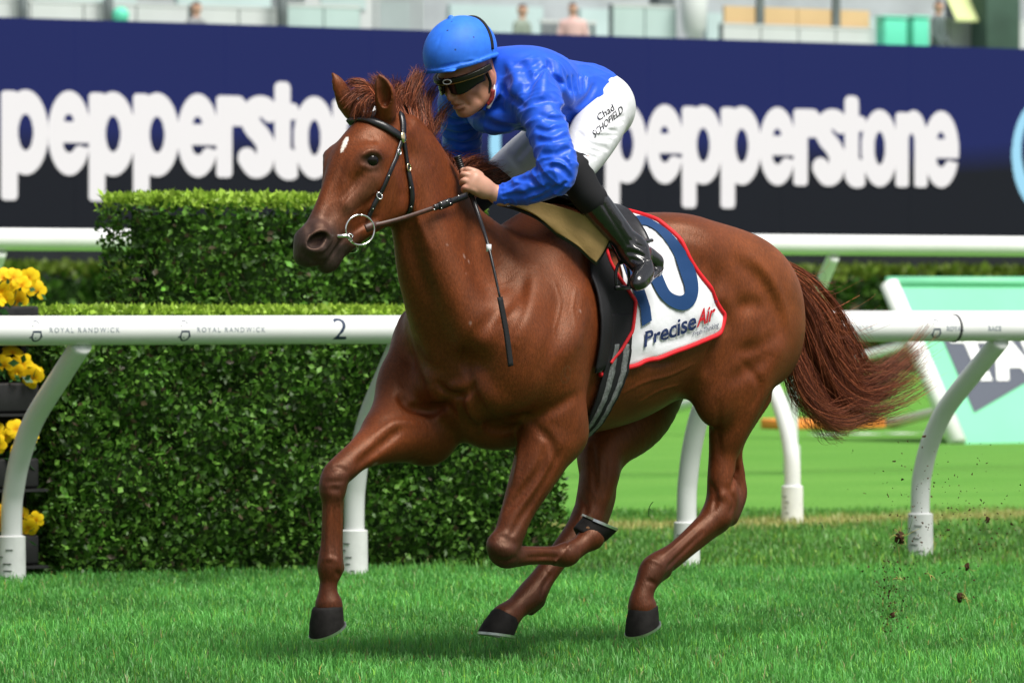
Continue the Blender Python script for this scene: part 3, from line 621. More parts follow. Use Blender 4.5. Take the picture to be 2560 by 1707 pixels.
def build_boot(left=True, h=.004):
    S = SHIN_L if left else SHIN_R
    P = np.array([s[0] for s in S]); lo = P.min(0) - .12; hi = P.max(0) + .12; lo[2] -= .12; hi[1] += .1; lo[0] -= .08
    F = Field(lo, hi, h)
    F.chain([(a[0], a[2]) for a in S[1:]], k=.01)
    if left: heel, toe, ank = J(1636, 664, .325), J(1596, 706, .43), S[-1][0]
    else:
        ank = S[-1][0]; heel = ank + (-.07, .02, -.05); toe = ank + (.12, -.06, -.10)
    d = toe - heel; d /= np.linalg.norm(d); sd = np.cross((0, 0, 1), d); sd /= np.linalg.norm(sd); up = np.cross(d, sd)
    F.chain([(ank, .040), (ank * .45 + heel * .55 + up * .01, .038), (heel + up * .012, .033)], k=.03)
    F.chain([(ank + (0, 0, .01), .042), (ank * .5 + (heel * .4 + toe * .6) * .5 + up * .012, .040), (heel * .35 + toe * .65 + up * .016, .036), (toe + up * .006, .029), (toe + d * .02, .022)], k=.03)
    F.rc(heel - up * .012, toe - up * .010, .030, .028, k=.012, n=up, q=.55)                  # sole
    F.rc(heel - up * .024 - d * .004, heel - up * .022 + d * .02, .026, .026, k=.004, n=up, q=.6)   # heel block
    if left:
        for m, r, dep in (([(1578, 600), (1592, 612), (1612, 618)], .006, .006), ([(1572, 630), (1598, 636), (1622, 650)], .007, .007), ([(1580, 648), (1604, 656)], .006, .006), ([(1590, 622), (1610, 632)], .006, -.005),
                          ([(1512, 495), (1548, 548), (1580, 600)], .006, -.004), ([(1500, 500), (1538, 560), (1570, 612)], .006, .004), ([(1560, 560), (1585, 600)], .006, .004), ([(1612, 652), (1636, 664), (1648, 684)], .005, .005)):
            q = skin(F, m)
            if len(q) > 1: F.stroke(q, r, dep)
    return F

def build_helmet(h=.0035):
    c = J(1150, 130)
    F = Field(c - .21, c + .21, h)
    R = np.array([.137, .112, .118])
    sl, (x, y, z) = F.sub(c - .3, c + .3)
    f = (x - c[0]) * HF[0] + (z - c[2]) * HF[2] + 0 * y; u = (x - c[0]) * HU[0] + (z - c[2]) * HU[2] + 0 * y; l = y - c[1] + 0 * x
    def ell(g): 
        k0 = np.sqrt((f / (R[0] + g)) ** 2 + (l / (R[1] + g)) ** 2 + (u / (R[2] + g)) ** 2)
        k1 = np.sqrt((f / (R[0] + g) ** 2) ** 2 + (l / (R[1] + g) ** 2) ** 2 + (u / (R[2] + g) ** 2) ** 2) + 1e-6
        return k0 * (k0 - 1) / k1
    edge = -.034 - .16 * np.maximum(-f - .03, 0) + .10 * f     # lower rim drops to the nape
    shell = np.maximum(ell(0.0), edge - u)
    shell = np.maximum(shell, -(np.maximum(ell(-.016), edge - .02 - u)))          # hollow
    bead = np.maximum(np.abs(ell(.002)) - .0045, np.abs(u - edge - .004) - .006)
    peak = np.sqrt(((f - .122) / 1.0) ** 2 + np.maximum(np.abs(l) - .07, 0) ** 2 * 1.0 + (u - edge + .001) ** 2 * 9) - .013
    F.D = smin(smin(shell, bead, .006), np.maximum(peak, -ell(-.002)), .01).astype(np.float32)
    F.rc(c + HU * .112 + HF * -.004, c + HU * .117 + HF * -.004, .013, .011, k=.004)          # button
    for m, r, dep in (([(1060, 172), (1110, 166), (1160, 156), (1200, 150)], .004, .003), ([(1150, 160), (1175, 150), (1192, 152)], .006, -.004), ([(1132, 48), (1100, 100), (1085, 165)], .004, .0015)):
        q = skin(F, m)
        if len(q) > 1: F.stroke(q, r, dep)
    return F

def build_goggles(h=.003):
    """dark wrap lens, and the frame of the spare pair pushed up under the cap"""
    out = []
    for lens in (True, False):
        F = Field(hd(.05, 0, -.01) - .16, hd(.05, 0, -.01) + .16, h)
        sl, (x, y, z) = F.sub(RL, RH)
        q = lambda n, o: (x - o[0]) * n[0] + (y - o[1]) * n[1] + (z - o[2]) * n[2]
        f, l, u = q(HF, HC), q(HS, HC), q(HU, HC)
        if lens: a, b, g = .109, .090, .30
        else: a, b, g = .119, .099, .22
        ff = f + g * u * (.25 if lens else 0)
        k0 = np.sqrt((ff / a) ** 2 + (l / b) ** 2); rr = np.sqrt(ff * ff + l * l); e = rr - rr / (k0 + 1e-6)
        th = .0045 if lens else .006
        wall = np.abs(e) - th
        al = np.abs(l)
        if lens:
            lowr = -.040 - .016 * np.sin(np.clip((al - .010) / .075, 0, 1) * math.pi) + .05 * np.maximum(.016 - al, 0) / .016
            lowr = lowr + .06 * np.maximum(.02 - ff, 0)
            d = np.maximum(wall, np.maximum(u - .006, lowr - u)); d = np.maximum(d, .012 - ff)
        else:
            d = np.maximum(wall, np.maximum(u - .006 - .02 * (.1 - ff), -.010 - .06 * (.1 - ff) * .4 - u)); d = np.maximum(d, -.02 - ff)
        F.D = np.minimum(F.D, d.astype(np.float32)); out.append(F)
    return out
# ================================================================ the horse
HROT = HTH + math.pi
print('fields', time.time() - T0)
HF_ = build_horse(.005)
V, Q = HF_.mesh(); print('horse', len(V), time.time() - T0)
m_coat = mat('chestnut_coat', (.2, .07, .03), .40, .50, attr='Col', noise=(7, .20), bump=(300, .5, .003), coat=.0, sheen=.0)
t = m_coat.node_tree; bn = t.nodes['bump_noise']; mp = t.nodes.new('ShaderNodeMapping'); mp.inputs['Scale'].default_value = (1, .5, .25)
t.links.new([n for n in t.nodes if n.type == 'TEX_COORD'][0].outputs['Object'], mp.inputs['Vector']); t.links.new(mp.outputs[0], bn.inputs['Vector'])
# roughness varies where the coat is damp or dusty
n_ = t.nodes.new('ShaderNodeTexNoise'); n_.inputs['Scale'].default_value = 5; n_.inputs['Detail'].default_value = 6; mr_ = t.nodes.new('ShaderNodeMapRange'); mr_.inputs['To Min'].default_value = .34; mr_.inputs['To Max'].default_value = .58
t.links.new([n for n in t.nodes if n.type == 'TEX_COORD'][0].outputs['Object'], n_.inputs['Vector']); t.links.new(n_.outputs['Fac'], mr_.inputs['Value']); t.links.new(mr_.outputs[0], t.nodes['Principled BSDF'].inputs['Roughness'])
t.nodes['Principled BSDF'].inputs['Specular Tint'].default_value = (1.0, .62, .44, 1)
# hair grain: fine streaks of lighter and darker hairs
hn = t.nodes.new('ShaderNodeTexNoise'); hn.inputs['Scale'].default_value = 210; hn.inputs['Detail'].default_value = 4; hm = t.nodes.new('ShaderNodeMapRange'); hm.inputs['From Min'].default_value = .3; hm.inputs['From Max'].default_value = .7; hm.inputs['To Min'].default_value = .72; hm.inputs['To Max'].default_value = 1.28
hx = t.nodes.new('ShaderNodeMix'); hx.data_type = 'RGBA'; hx.blend_type = 'MULTIPLY'; hx.inputs['Factor'].default_value = 1; bc = t.nodes['Principled BSDF'].inputs['Base Color']; src_ = bc.links[0].from_socket
t.links.new(mp.outputs[0], hn.inputs['Vector']); t.links.new(hn.outputs['Fac'], hm.inputs['Value']); t.links.new(src_, hx.inputs[6]); t.links.new(hm.outputs[0], hx.inputs[7]); t.links.new(hx.outputs[2], bc)
# thin skin: a faint net of veins under the coat
vn = t.nodes.new('ShaderNodeTexNoise'); vn.noise_type = 'RIDGED_MULTIFRACTAL'; vn.inputs['Scale'].default_value = 5.5; vn.inputs['Detail'].default_value = 2.0; vn.inputs['Distortion'].default_value = .6
vr = t.nodes.new('ShaderNodeMapRange'); vr.interpolation_type = 'SMOOTHSTEP'; vr.inputs['From Min'].default_value = .60; vr.inputs['From Max'].default_value = 1.0
vb = t.nodes.new('ShaderNodeBump'); vb.inputs['Strength'].default_value = .35; vb.inputs['Distance'].default_value = .006; b0 = [n for n in t.nodes if n.type == 'BUMP' and n != vb][0]
t.links.new([n for n in t.nodes if n.type == 'TEX_COORD'][0].outputs['Object'], vn.inputs['Vector']); t.links.new(vn.outputs['Fac'], vr.inputs['Value']); t.links.new(vr.outputs[0], vb.inputs['Height']); t.links.new(vb.outputs[0], b0.inputs['Normal'])
def near_pts(V, pts, r):
    d = np.min([np.linalg.norm(V - np.array(p), axis=1) for p in pts], 0); return np.clip(1 - d / r, 0, 1) ** 2 * (3 - 2 * np.clip(1 - d / r, 0, 1))
def seg_d(V, a, b):
    a, b = np.array(a), np.array(b); ba = b - a; tt = np.clip(((V - a) @ ba) / (ba @ ba), 0, 1); return np.linalg.norm(V - a - tt[:, None] * ba, axis=1)
wob = np.sin(V[:, 0] * 31 + np.sin(V[:, 2] * 23) * 1.7) * np.sin(V[:, 2] * 37 + V[:, 1] * 29) * .5 + np.sin(V[:, 0] * 90 + V[:, 2] * 60) * np.sin(V[:, 1] * 80 + V[:, 2] * 40) * .25
base = np.array([.112, .0265, .0072]); C = np.repeat(base[None], len(V), 0)
def mixc(C, col, k): return C * (1 - k[:, None]) + np.array(col) * k[:, None]
C = mixc(C, (.225, .066, .018), np.clip((V[:, 0] * -1 - .45) * 1.4, 0, .55) * np.clip((V[:, 2] - 1.0) * 3, 0, 1))            # quarters painted paler for the light on the rump
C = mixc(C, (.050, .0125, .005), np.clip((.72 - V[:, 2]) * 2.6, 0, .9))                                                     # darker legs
C = mixc(C, (.035, .014, .010), .95 * np.maximum(near_pts(V, [J(836, 1205, -.13), J(1256, 1385, .16)], .135), near_pts(V, [J(1333, 1520, -.12), J(1650, 1440, .14), J(1500, 1290, -.12), J(1835, 1275, .14)], .115)))   # knees, fetlocks, hocks
mz = np.clip(1.75 - seg_d(V, J(770, 620), J(820, 655)) / .088 + wob * .25, 0, 1); C = mixc(C, (.030, .021, .019), mz ** .8)      # dark muzzle
for s in (1, -1):
    e = skin(HF_, [(929, 402)])[0] * [1, s, 1]; C = mixc(C, (.022, .015, .013), np.clip(1.5 - np.linalg.norm((V - e) * [1, 1, 1.2], axis=1) / .040 + wob * .3, 0, 1) * .92)
    C = mixc(C, (.10, .045, .028), np.clip(1 - seg_d(V, e + (-.02, 0, -.04), e + (.10, -s * .03, -.18)) / .05 + wob * .2, 0, 1) * .65)
    q_ = skin(HF_, [(797, 600)], -.014)[0] * [1, s, 1]; C = mixc(C, (.012, .008, .008), np.clip((.043 - np.linalg.norm(V - q_, axis=1)) / .010, 0, 1))
    for (a, b) in (((962, 250), (952, 200)),) if s > 0 else (((862, 250), (838, 200)),):
        a, b = J(*a, s * .09), J(*b, s * .092); fw_ = np.array([.66, s * .62, .1]); C = mixc(C, (.06, .022, .014), np.clip(1.3 - seg_d(V, a + fw_ * .012, b + fw_ * .010) / .022, 0, 1) * .8)
st = skin(HF_, [(867, 346), (862, 358), (857, 369), (854, 380)]); d = np.min([seg_d(V, a, b) for a, b in zip(st[:-1], st[1:])], 0)
C = mixc(C, (.72, .66, .60), np.clip((.0066 * (1 + 1.8 * wob) - d * (1 + .6 * np.abs(np.linalg.norm(V - st[1], axis=1) / .03))) / .003, 0, 1))                                            # star
br = skin(HF_, [(1415, 936)])[0]; d = np.linalg.norm((V - br) * [1, .6, .72], axis=1); C = mixc(C, (.10, .035, .014), np.clip((.0035 - np.abs(d - .020)) / .002, 0, 1) * .8)   # freeze brand ring
bl = skin(HF_, [(1413, 918), (1412, 940), (1420, 946)]); d = np.min([seg_d(V, a, b) for a, b in zip(bl[:-1], bl[1:])], 0); C = mixc(C, (.09, .03, .013), np.clip((.0045 - d) / .002, 0, 1) * .8)
C = mixc(C, (.30, .20, .17), np.clip((.016 - np.linalg.norm((V - skin(HF_, [(938, 1160)])[0]) * [1, 1, 1.5], axis=1)) / .006, 0, 1) * .7)   # chestnut callus
for m_, r_ in (((1118, 612), .009), ((1160, 640), .012), ((1172, 655), .007), ((1146, 648), .005), ((1165, 684), .006), ((1450, 778), .008), ((1176, 806), .012)):
    d = np.linalg.norm((V - skin(HF_, [m_])[0]) * [1, 1, .7], axis=1); C = mixc(C, (.36, .25, .21), np.clip((r_ * .6 * (1 + 1.4 * wob) - d) / .004, 0, 1) * .5)     # flecks of sweat and foam
C *= (1 + .10 * wob)[:, None]
me = make_mesh('racehorse', V, Q); vcol(me, 'Col', C); me.materials.append(m_coat)
horse = link(bpy.data.objects.new('racehorse', me)); horse.location = (HX, HY, 0); horse.rotation_euler = (0, 0, HROT)
tag(horse, 'galloping chestnut racehorse with a small white star, ridden past the rail', 'horse')
# ---- eyes
m_eye = mat('horse_eye', (.006, .004, .004), .10, .35)
for s in (1, -1):
    c = skin(HF_, [(931, 402)], -.0125)[0] * [1, s, 1]; bm = bmesh.new(); bmesh.ops.create_uvsphere(bm, u_segments=20, v_segments=14, radius=.026); V_, Q_ = bm_arrays(bm); mobj('eye', V_ + c, Q_, m_eye, horse)
# ---- hooves with shoes
m_hoof = mat('black_hoof', (.011, .010, .0095), .65, .10, noise=(40, .35), bump=(90, .25, .003)); m_shoe = mat('racing_plate', (.62, .63, .65), .32, .5, metal=1.0, noise=(60, .2)); m_sole = mat('hoof_sole', (.13, .10, .07), .9, .2, noise=(40, .4))
def hoof(name, c, T_, N_, L_=.134, W_=.124, H_=.080):
    """c: centre of the ground surface; T_: towards the toe; N_: from the sole up the leg"""
    T_ = np.array(T_, float); T_ /= np.linalg.norm(T_); N_ = np.array(N_, float); N_ -= T_ * (N_ @ T_); N_ /= np.linalg.norm(N_); S_ = np.cross(N_, T_); c = np.array(c, float)
    n = 28; ang = np.linspace(0, 2 * math.pi, n, endpoint=False); rings = []
    for hgt, sc, back in ((0, 1.0, 0), (.25, .965, -.007), (.55, .92, -.017), (.85, .835, -.029), (1.0, .80, -.034), (1.08, .70, -.036)):
        for a in ang:
            x, y = math.cos(a), math.sin(a); lx = L_ / 2 * (x if x > 0 else x * .92) * sc; wy = W_ / 2 * y * sc * (1 - .10 * max(-x, 0))
            hh = H_ * hgt * (1 - .42 * (1 - (x + 1) / 2)); rings.append(c + T_ * (lx + back) + S_ * wy + N_ * hh)
    m = 6; Q_ = [(i * n + k, i * n + (k + 1) % n, (i + 1) * n + (k + 1) % n, (i + 1) * n + k) for i in range(m - 1) for k in range(n)] + [tuple((m - 1) * n + k for k in range(n))]
    o = mobj('hoof', rings, Q_, m_hoof, horse); o['label'] = name
    V2 = []
    for inn, dep in ((1.0, -.001), (.80, .004), (.30, .008), (0.02, .006)):
        for a in ang: V2.append(c + T_ * (L_ / 2 * math.cos(a) * .985 * inn) + S_ * (W_ / 2 * math.sin(a) * .985 * inn) + N_ * dep)
    mobj('sole', V2, [(i * n + k, (i + 1) * n + k, (i + 1) * n + (k + 1) % n, i * n + (k + 1) % n) for i in range(3) for k in range(n)], m_sole, o)
    pts = [c + T_ * (L_ / 2 * math.cos(a) * .90) + S_ * (W_ / 2 * math.sin(a) * .90) - N_ * .003 for a in np.linspace(-2.55, 2.55, 30)]
    V3 = []; 
    for p, a in zip(pts, np.linspace(-2.55, 2.55, 30)):
        d = T_ * math.cos(a) + S_ * math.sin(a)
        V3 += [p - d * .0085 - N_ * .004, p + d * .0065 - N_ * .004, p + d * .0070 + N_ * .0045, p - d * .0085 + N_ * .0045]
    Q3 = [(i * 4 + k, i * 4 + (k + 1) % 4, (i + 1) * 4 + (k + 1) % 4, (i + 1) * 4 + k) for i in range(29) for k in range(4)] + [(3, 2, 1, 0), (116, 117, 118, 119)]
    mobj('shoe', V3, Q3, m_shoe, o, False)
def pitch(p, yaw=0.0): a = math.radians(p); return np.array((math.cos(a), math.tan(math.radians(yaw)), math.sin(a))), np.array((-math.sin(a), 0, math.cos(a)))
T_, N_ = pitch(-27); hoof('dark hoof of the reaching right foreleg', J(818, 1573, -.13), T_, N_)
T_, N_ = pitch(-25); hoof('dark hoof of the left hind leg', J(1607, 1570, .14), T_, N_)
T_, N_ = pitch(9); hoof('right hind hoof just above the turf', J(1241, 1585, -.12), T_, N_)
hoof('upturned shod hoof of the folded left foreleg', J(1499, 1307, .16), (-.86, .10, -.30), (.30, -.25, -.90))
bm = bmesh.new(); bmesh.ops.create_uvsphere(bm, u_segments=14, v_segments=10, radius=.020); V_, Q_ = bm_arrays(bm); V_ *= [1.0, .8, .6]
fg_ = [o for o in horse.children if o.name.startswith('hoof')][-1]; m_frog = mat('heel_bulb', (.10, .05, .022), .8, .3, noise=(50, .5))
for dx_, dl_ in ((0, .018), (0, -.018)): mobj('heel_bulb', V_ + J(1466, 1320, .155) + (dx_, dl_ * .8, 0), Q_, m_frog, fg_)
# ---- hair
def hair(name, guides, n, spread, r0, mat_, parent, seed=1, seg=11, wave=.012, wfreq=3.0, clump=26, tipfade=.25, lenvar=.35):
    """strands blended between neighbouring guide curves (lists of points), gathered into locks"""
    r = np.random.default_rng(seed); G = [spline(g, 8) for g in guides]; m = 40
    G = np.array([np.array([g[int(round(tt * (len(g) - 1)))] if True else 0 for tt in np.linspace(0, 1, m)]) for g in G])
    for _ in range(3): G[:, 1:-1] = (G[:, :-2] + 2 * G[:, 1:-1] + G[:, 2:]) / 4
    locks = [(r.uniform(0, len(G) - 1), r.normal(0, 1, 3), r.uniform(0, 6.3, 3), r.uniform(.6, 1.4)) for _ in range(clump)]
    V = np.empty((n, seg, 3, 3), np.float32); C = np.empty((n, seg, 3, 3), np.float32)
    for i in range(n):
        g0, off, ph, fq = locks[r.integers(clump)]
        g = np.clip(g0 + r.normal(0, .10), 0, len(G) - 1.001); k = int(g); f = g - k
        P = G[k] * (1 - f) + G[k + 1] * f; ln = 1 - lenvar * r.random() ** 1.6; id_ = np.linspace(0, (m - 1) * ln, seg); i0 = np.clip(id_.astype(int), 0, m - 2); fr = (id_ - i0)[:, None]
        P = P[i0] * (1 - fr) + P[i0 + 1] * fr; tt = np.linspace(0, 1, seg)[:, None]
        P = P + (off * .75 + r.normal(0, .26, 3)) * spread * (.25 + tt ** 1.2)
        P = P + np.column_stack([np.sin(tt[:, 0] * wfreq * fq * 2 + ph[j] + r.normal(0, .35)) for j in range(3)]) * wave * tt
        P = P + np.cumsum(r.normal(0, .0016, (seg, 3)), 0) * tt
        rad = r0 * r.uniform(.6, 1.3) * (1 - (1 - tipfade) * tt[:, 0] ** 2)
        d = np.gradient(P, axis=0); d /= np.linalg.norm(d, axis=1, keepdims=True) + 1e-9; ref = r.normal(0, 1, 3); u = np.cross(d, ref); u /= np.linalg.norm(u, axis=1, keepdims=True) + 1e-9; v = np.cross(d, u)
        for a in range(3): V[i, :, a] = P + (u * math.cos(a * 2.094) + v * math.sin(a * 2.094)) * rad[:, None]
        col = (np.array((.105, .027, .014)) if r.random() > .4 else np.array((.33, .10, .045))) * math.exp(r.normal(0, .35)); C[i] = col * (1 - .25 * tt)[:, None] * np.ones((1, 3, 1))
    o = (np.arange(n)[:, None] * seg * 3); Q_ = []
    b = np.arange(seg - 1) * 3
    for a in range(3): Q_.append(np.stack([b + a, b + (a + 1) % 3, b + 3 + (a + 1) % 3, b + 3 + a], 1))
    Q_ = np.concatenate(Q_); Q_ = (o[:, :, None] + Q_[None]).reshape(-1, 4)
    me = make_mesh(name, V.reshape(-1, 3), Q_); vcol(me, 'Col', C.reshape(-1, 3)); me.materials.append(mat_)
    return link(bpy.data.objects.new(name, me), parent)
m_hair = mat('chestnut_hair', (.12, .04, .02), .38, .40, attr='Col'); m_hair.node_tree.nodes['Principled BSDF'].inputs['Specular Tint'].default_value = (1, .7, .6, 1)
D0 = np.array((-1.0, 0, 1.36))
G1 = lambda marks, l: [J(u, v, li) for (u, v), li in zip(marks, np.linspace(l[0], l[1], len(marks)))]
tail = [[D0 + (0, .02, -.03)] + G1([(1968, 760), (1978, 880), (2010, 985), (2065, 1048), (2120, 1058)], (.05, .08)),
        [D0 + (0, .01, 0)] + G1([(1980, 760), (2000, 880), (2040, 980), (2095, 1045), (2160, 1035), (2215, 1005)], (.02, .05)),
        [D0] + G1([(2005, 745), (2048, 850), (2080, 950), (2120, 1010), (2195, 1000), (2288, 955)], (0, .02)),
        [D0] + G1([(2015, 725), (2075, 815), (2105, 905), (2140, 975), (2205, 955), (2292, 885)], (-.02, -.02)),
        [D0 + (0, -.01, .01)] + G1([(2010, 700), (2075, 780), (2120, 860), (2150, 930), (2215, 900), (2292, 842)], (-.03, -.06))]
hair('tail', tail, 2700, .034, .0010, m_hair, horse, 5, 18, .030, 4.0, 40, .3, .4)
wisp = [[D0] + G1([(2020, 740), (2095, 850), (2140, 930), (2215, 890), (2305, 845)], (-.02, -.05)), [D0] + G1([(2000, 760), (2080, 930), (2130, 1000), (2240, 980), (2310, 1010)], (0, .03)), [D0] + G1([(1990, 690), (2020, 700), (2040, 690)], (0, 0))]
hair('tail', wisp, 150, .045, .0009, m_hair, horse, 15, 18, .03, 4, 20, .3, .3)
crest = [((985, 283), (-.01)), ((1018, 287), 0), ((1050, 318), 0), ((1078, 352), 0), ((1100, 392), 0), ((1125, 440), 0), ((1150, 480), 0), ((1185, 502), 0)]
tips = [(900, 222), (985, 205), (1055, 205), (1108, 245), (1135, 315), (1160, 395), (1222, 428), (1262, 462)]
mane = []
for ((u, v), l), (tu, tv) in zip(crest, tips):
    a = J(u, v, -.005); b_ = J(tu, tv, -.075); q = a * .55 + b_ * .45 + np.array((0, -.03, .035)); mane.append([a + (0, 0, -.02), a * .75 + q * .25 + (0, -.008, .01), q, b_])
hair('mane', mane, 3800, .022, .0010, m_hair, horse, 6, 10, .022, 2.6, 34, .35, .4)
mane2 = [[J(u, v, -.02) + (0, 0, -.02), J(u + 22, v + 20, -.07), J(u + 34, v + 75, -.105)] for (u, v), _ in crest[:6]]
hair('mane', mane2, 1500, .020, .0011, m_hair, horse, 8, 8, .012, 2.0, 30, .3, .4)
fore = [[J(945, 258, 0), J(920, 218, .0), J(885, 212, -.03), J(868, 228, -.05)], [J(945, 262, .01), J(925, 245, .015), J(905, 262, .015), J(893, 296, .005)], [J(940, 265, .02), J(932, 252, .03), J(920, 275, .03), J(905, 300, .02)]]
hair('forelock', fore, 800, .018, .0010, m_hair, horse, 9, 9, .010, 2.0, 14, .3, .4)
print('hair', time.time() - T0)
# ================================================================ tack: cloth, pad, girth, saddle, bridle, reins, whip
def horse_thing(name): 
    o = empty(name, (HX, HY, 0), HROT); return o
AX = 1.14
def barrel(f, phi, off=0.0):
    """point on the horse's barrel at station f, angle phi (degrees from the spine, + to its left)"""
    f = np.asarray(f, float).ravel(); p = np.radians(np.asarray(phi, float).ravel()); d = np.column_stack([0 * p, -np.sin(p), -np.cos(p)])
    o = np.column_stack([f, np.sin(p) * .56, AX + np.cos(p) * .56]); P, hit = HF_.march(o, d, .56); return P + HF_.normal(P) * (np.asarray(off).reshape(-1, 1) if np.ndim(off) else off)
def drape(name, fb, ff, ph0, ph1, nf, np_, off, mat_, parent, th=.004, ripple=0.0, seed=0):
    """sheet over the barrel between station curves fb(phi), ff(phi)"""
    ph = np.linspace(ph0, ph1, np_); Fg = np.array([np.linspace(fb(p), ff(p), nf) for p in ph]); Pg = np.repeat(ph[:, None], nf, 1)
    o = off + ripple * (np.sin(Fg * 34 + Pg * .05 + seed) * np.sin(Pg * .13 + seed)).ravel() if ripple else off
    A = barrel(Fg, Pg, o); N_ = HF_.normal(A); B = A - N_ * th
    for _ in range(2):
        G = A.reshape(np_, nf, 3); G[1:-1, 1:-1] = (G[1:-1, 1:-1] * 2 + (G[:-2, 1:-1] + G[2:, 1:-1] + G[1:-1, :-2] + G[1:-1, 2:]) * .5) / 4; A = G.reshape(-1, 3)
    n = np_ * nf; i = np.arange(n).reshape(np_, nf); a, b, c, d = i[:-1, :-1].ravel(), i[:-1, 1:].ravel(), i[1:, 1:].ravel(), i[1:, :-1].ravel()
    Q_ = [np.stack([a, b, c, d], 1), np.stack([d, c, b, a], 1) + n]
    for e in (i[0], i[-1][::-1], i[:, 0][::-1], i[:, -1]): Q_.append(np.stack([e[1:], e[:-1], e[:-1] + n, e[1:] + n], 1))
    return mobj(name, np.concatenate([A, B]), np.concatenate(Q_), mat_, parent)
def piping(name, pts, r, mat_, parent): return MB().tube(spline(pts, 4), r, 8).build(name, mat_, parent)
m_cloth = mat('white_cotton', (.66, .67, .70), .85, .2, noise=(6, .04), bump=(60, .25, .004)); m_red = mat('red_binding', (.62, .012, .020), .6, .3, bump=(200, .2, .002))
m_blue = mat('blue_numeral', (.006, .038, .125), .75, .25); m_navy = mat('navy_print_cloth', (.012, .025, .085), .7, .25); m_redp = mat('red_print_cloth', (.45, .010, .018), .7, .25)
m_pad = mat('black_neoprene', (.010, .010, .012), .75, .3, bump=(120, .3, .002)); m_leath = mat('black_leather', (.012, .012, .014), .30, .5, noise=(30, .3), bump=(150, .15, .002))
m_elast = mat('grey_elastic', (.17, .18, .18), .8, .2, noise=(120, .35), bump=(400, .5, .002)); m_tan = mat('tan_chamois', (.38, .25, .10), .85, .2, noise=(9, .22), bump=(110, .3, .003))
m_brown = mat('brown_rein', (.055, .022, .014), .45, .4, noise=(60, .3)); m_brass = mat('polished_brass', (.80, .66, .38), .18, .5, metal=1.0); m_steel = mat('polished_steel', (.78, .78, .77), .12, .5, metal=1.0)
ip = lambda xs, ys: (lambda p: float(np.interp(p, xs, ys)))
# ---- saddle cloth
cl = horse_thing('saddle_cloth'); tag(cl, 'white saddle cloth with red binding, a blue 10 and sponsor lettering', 'saddle cloth')
fb = ip([-100, -85, -60, -30, 0, 22, 47, 67, 82, 88], [-.42, -.45, -.38, -.29, -.25, -.283, -.345, -.422, -.488, -.50]); ff = ip([-100, -60, -40, 0, 40, 60, 88], [.12, .10, -.06, -.08, -.06, .06, .09])
low = lambda f: float(np.interp(f, [-.50, -.47, -.44, -.254, -.053, .12], [90, 95, 99, 108.5, 120, 126]))
# main panel with a slanting lower edge: remap phi per column
nf, npp = 56, 84; fl = np.linspace(0, 1, nf); Fg = np.empty((npp, nf)); Pg = np.empty((npp, nf))
for j, a in enumerate(fl):
    lo_ = None
    for i_, b in enumerate(np.linspace(0, 1, npp)):
        phm = -100 + b * 188.0
        f_ = fb(phm) * (1 - a) + ff(phm) * a; Fg[i_, j] = f_; Pg[i_, j] = phm
for j in range(nf):     # stretch the left side down to the slanting hem
    e = low(Fg[-1, j]); k_ = np.clip((Pg[:, j] - 0) / 88.0, 0, 1); Pg[:, j] = np.where(Pg[:, j] > 0, k_ * e, Pg[:, j])
    Fg[:, j] = np.where(Pg[:, j] > 0, Fg[:, j], Fg[:, j])
def sheet(name, Fg, Pg, off, th, mat_, parent, ripple=0.0):
    npp, nf = Fg.shape; o = off + ripple * (np.sin(Fg * 40 + Pg * .06) * np.sin(Pg * .11 + 1) + .5 * np.sin(Fg * 71 - Pg * .09)).ravel()
    A = barrel(Fg, Pg, o); N_ = HF_.normal(A); B = A - N_ * th; n = npp * nf; i = np.arange(n).reshape(npp, nf)
    a, b, c, d = i[:-1, :-1].ravel(), i[:-1, 1:].ravel(), i[1:, 1:].ravel(), i[1:, :-1].ravel(); Q_ = [np.stack([a, b, c, d], 1), np.stack([d, c, b, a], 1) + n]
    for e in (i[0], i[-1][::-1], i[:, 0][::-1], i[:, -1]): Q_.append(np.stack([e[1:], e[:-1], e[:-1] + n, e[1:] + n], 1))
    return mobj(name, np.concatenate([A, B]), np.concatenate(Q_), mat_, parent), A.reshape(npp, nf, 3), N_.reshape(npp, nf, 3)
_, CA, CN = sheet('panel', Fg, Pg, .012, .006, m_cloth, cl, .0012)
edge = np.concatenate([CA[3:-2, 0], CA[-1, 2:]]) ; en = np.concatenate([CN[3:-2, 0], CN[-1, 2:]])
piping('binding', edge[::2] + en[::2] * .001, .0085, m_red, cl)
def decal(name, V2, Q2, place, mat_, parent, off=.0185, field=None):
    """flat print cast on to a surface: place maps lettering coordinates to survey marks"""
    marks = [place(x, y) for x, y in np.asarray(V2)[:, :2]]; P = []
    F_ = field or HF_
    R = [ray(*m_) for m_ in marks]; o = np.array([r[0] for r in R]); d = np.array([r[1] for r in R]); d /= np.linalg.norm(d, axis=1, keepdims=True)
    P, hit = F_.march(o + d * 16, d, 6.0); P = P + F_.normal(P) * off
    ok = [q for q in Q2 if all(hit[i] for i in q)]
    return mobj(name, P, ok, mat_, parent)
def affine(o, ex, ey): return lambda x, y: (o[0] + ex[0] * x + ey[0] * y, o[1] + ex[1] * x + ey[1] * y)
def print_text(s, o, ex, ey, mat_, name='lettering', bold=0.0, parent=None, seg=.25, field=None, off=.0188, spacing=1.0, shear=0.0):
    bm = text_mesh(s, 1.0, bold, spacing, 3, shear); bm_subdivide_long(bm, seg); V2, Q2 = bm_arrays(bm)
    return decal(name, V2, Q2, affine(o, ex, ey), mat_, parent or cl, off, field)
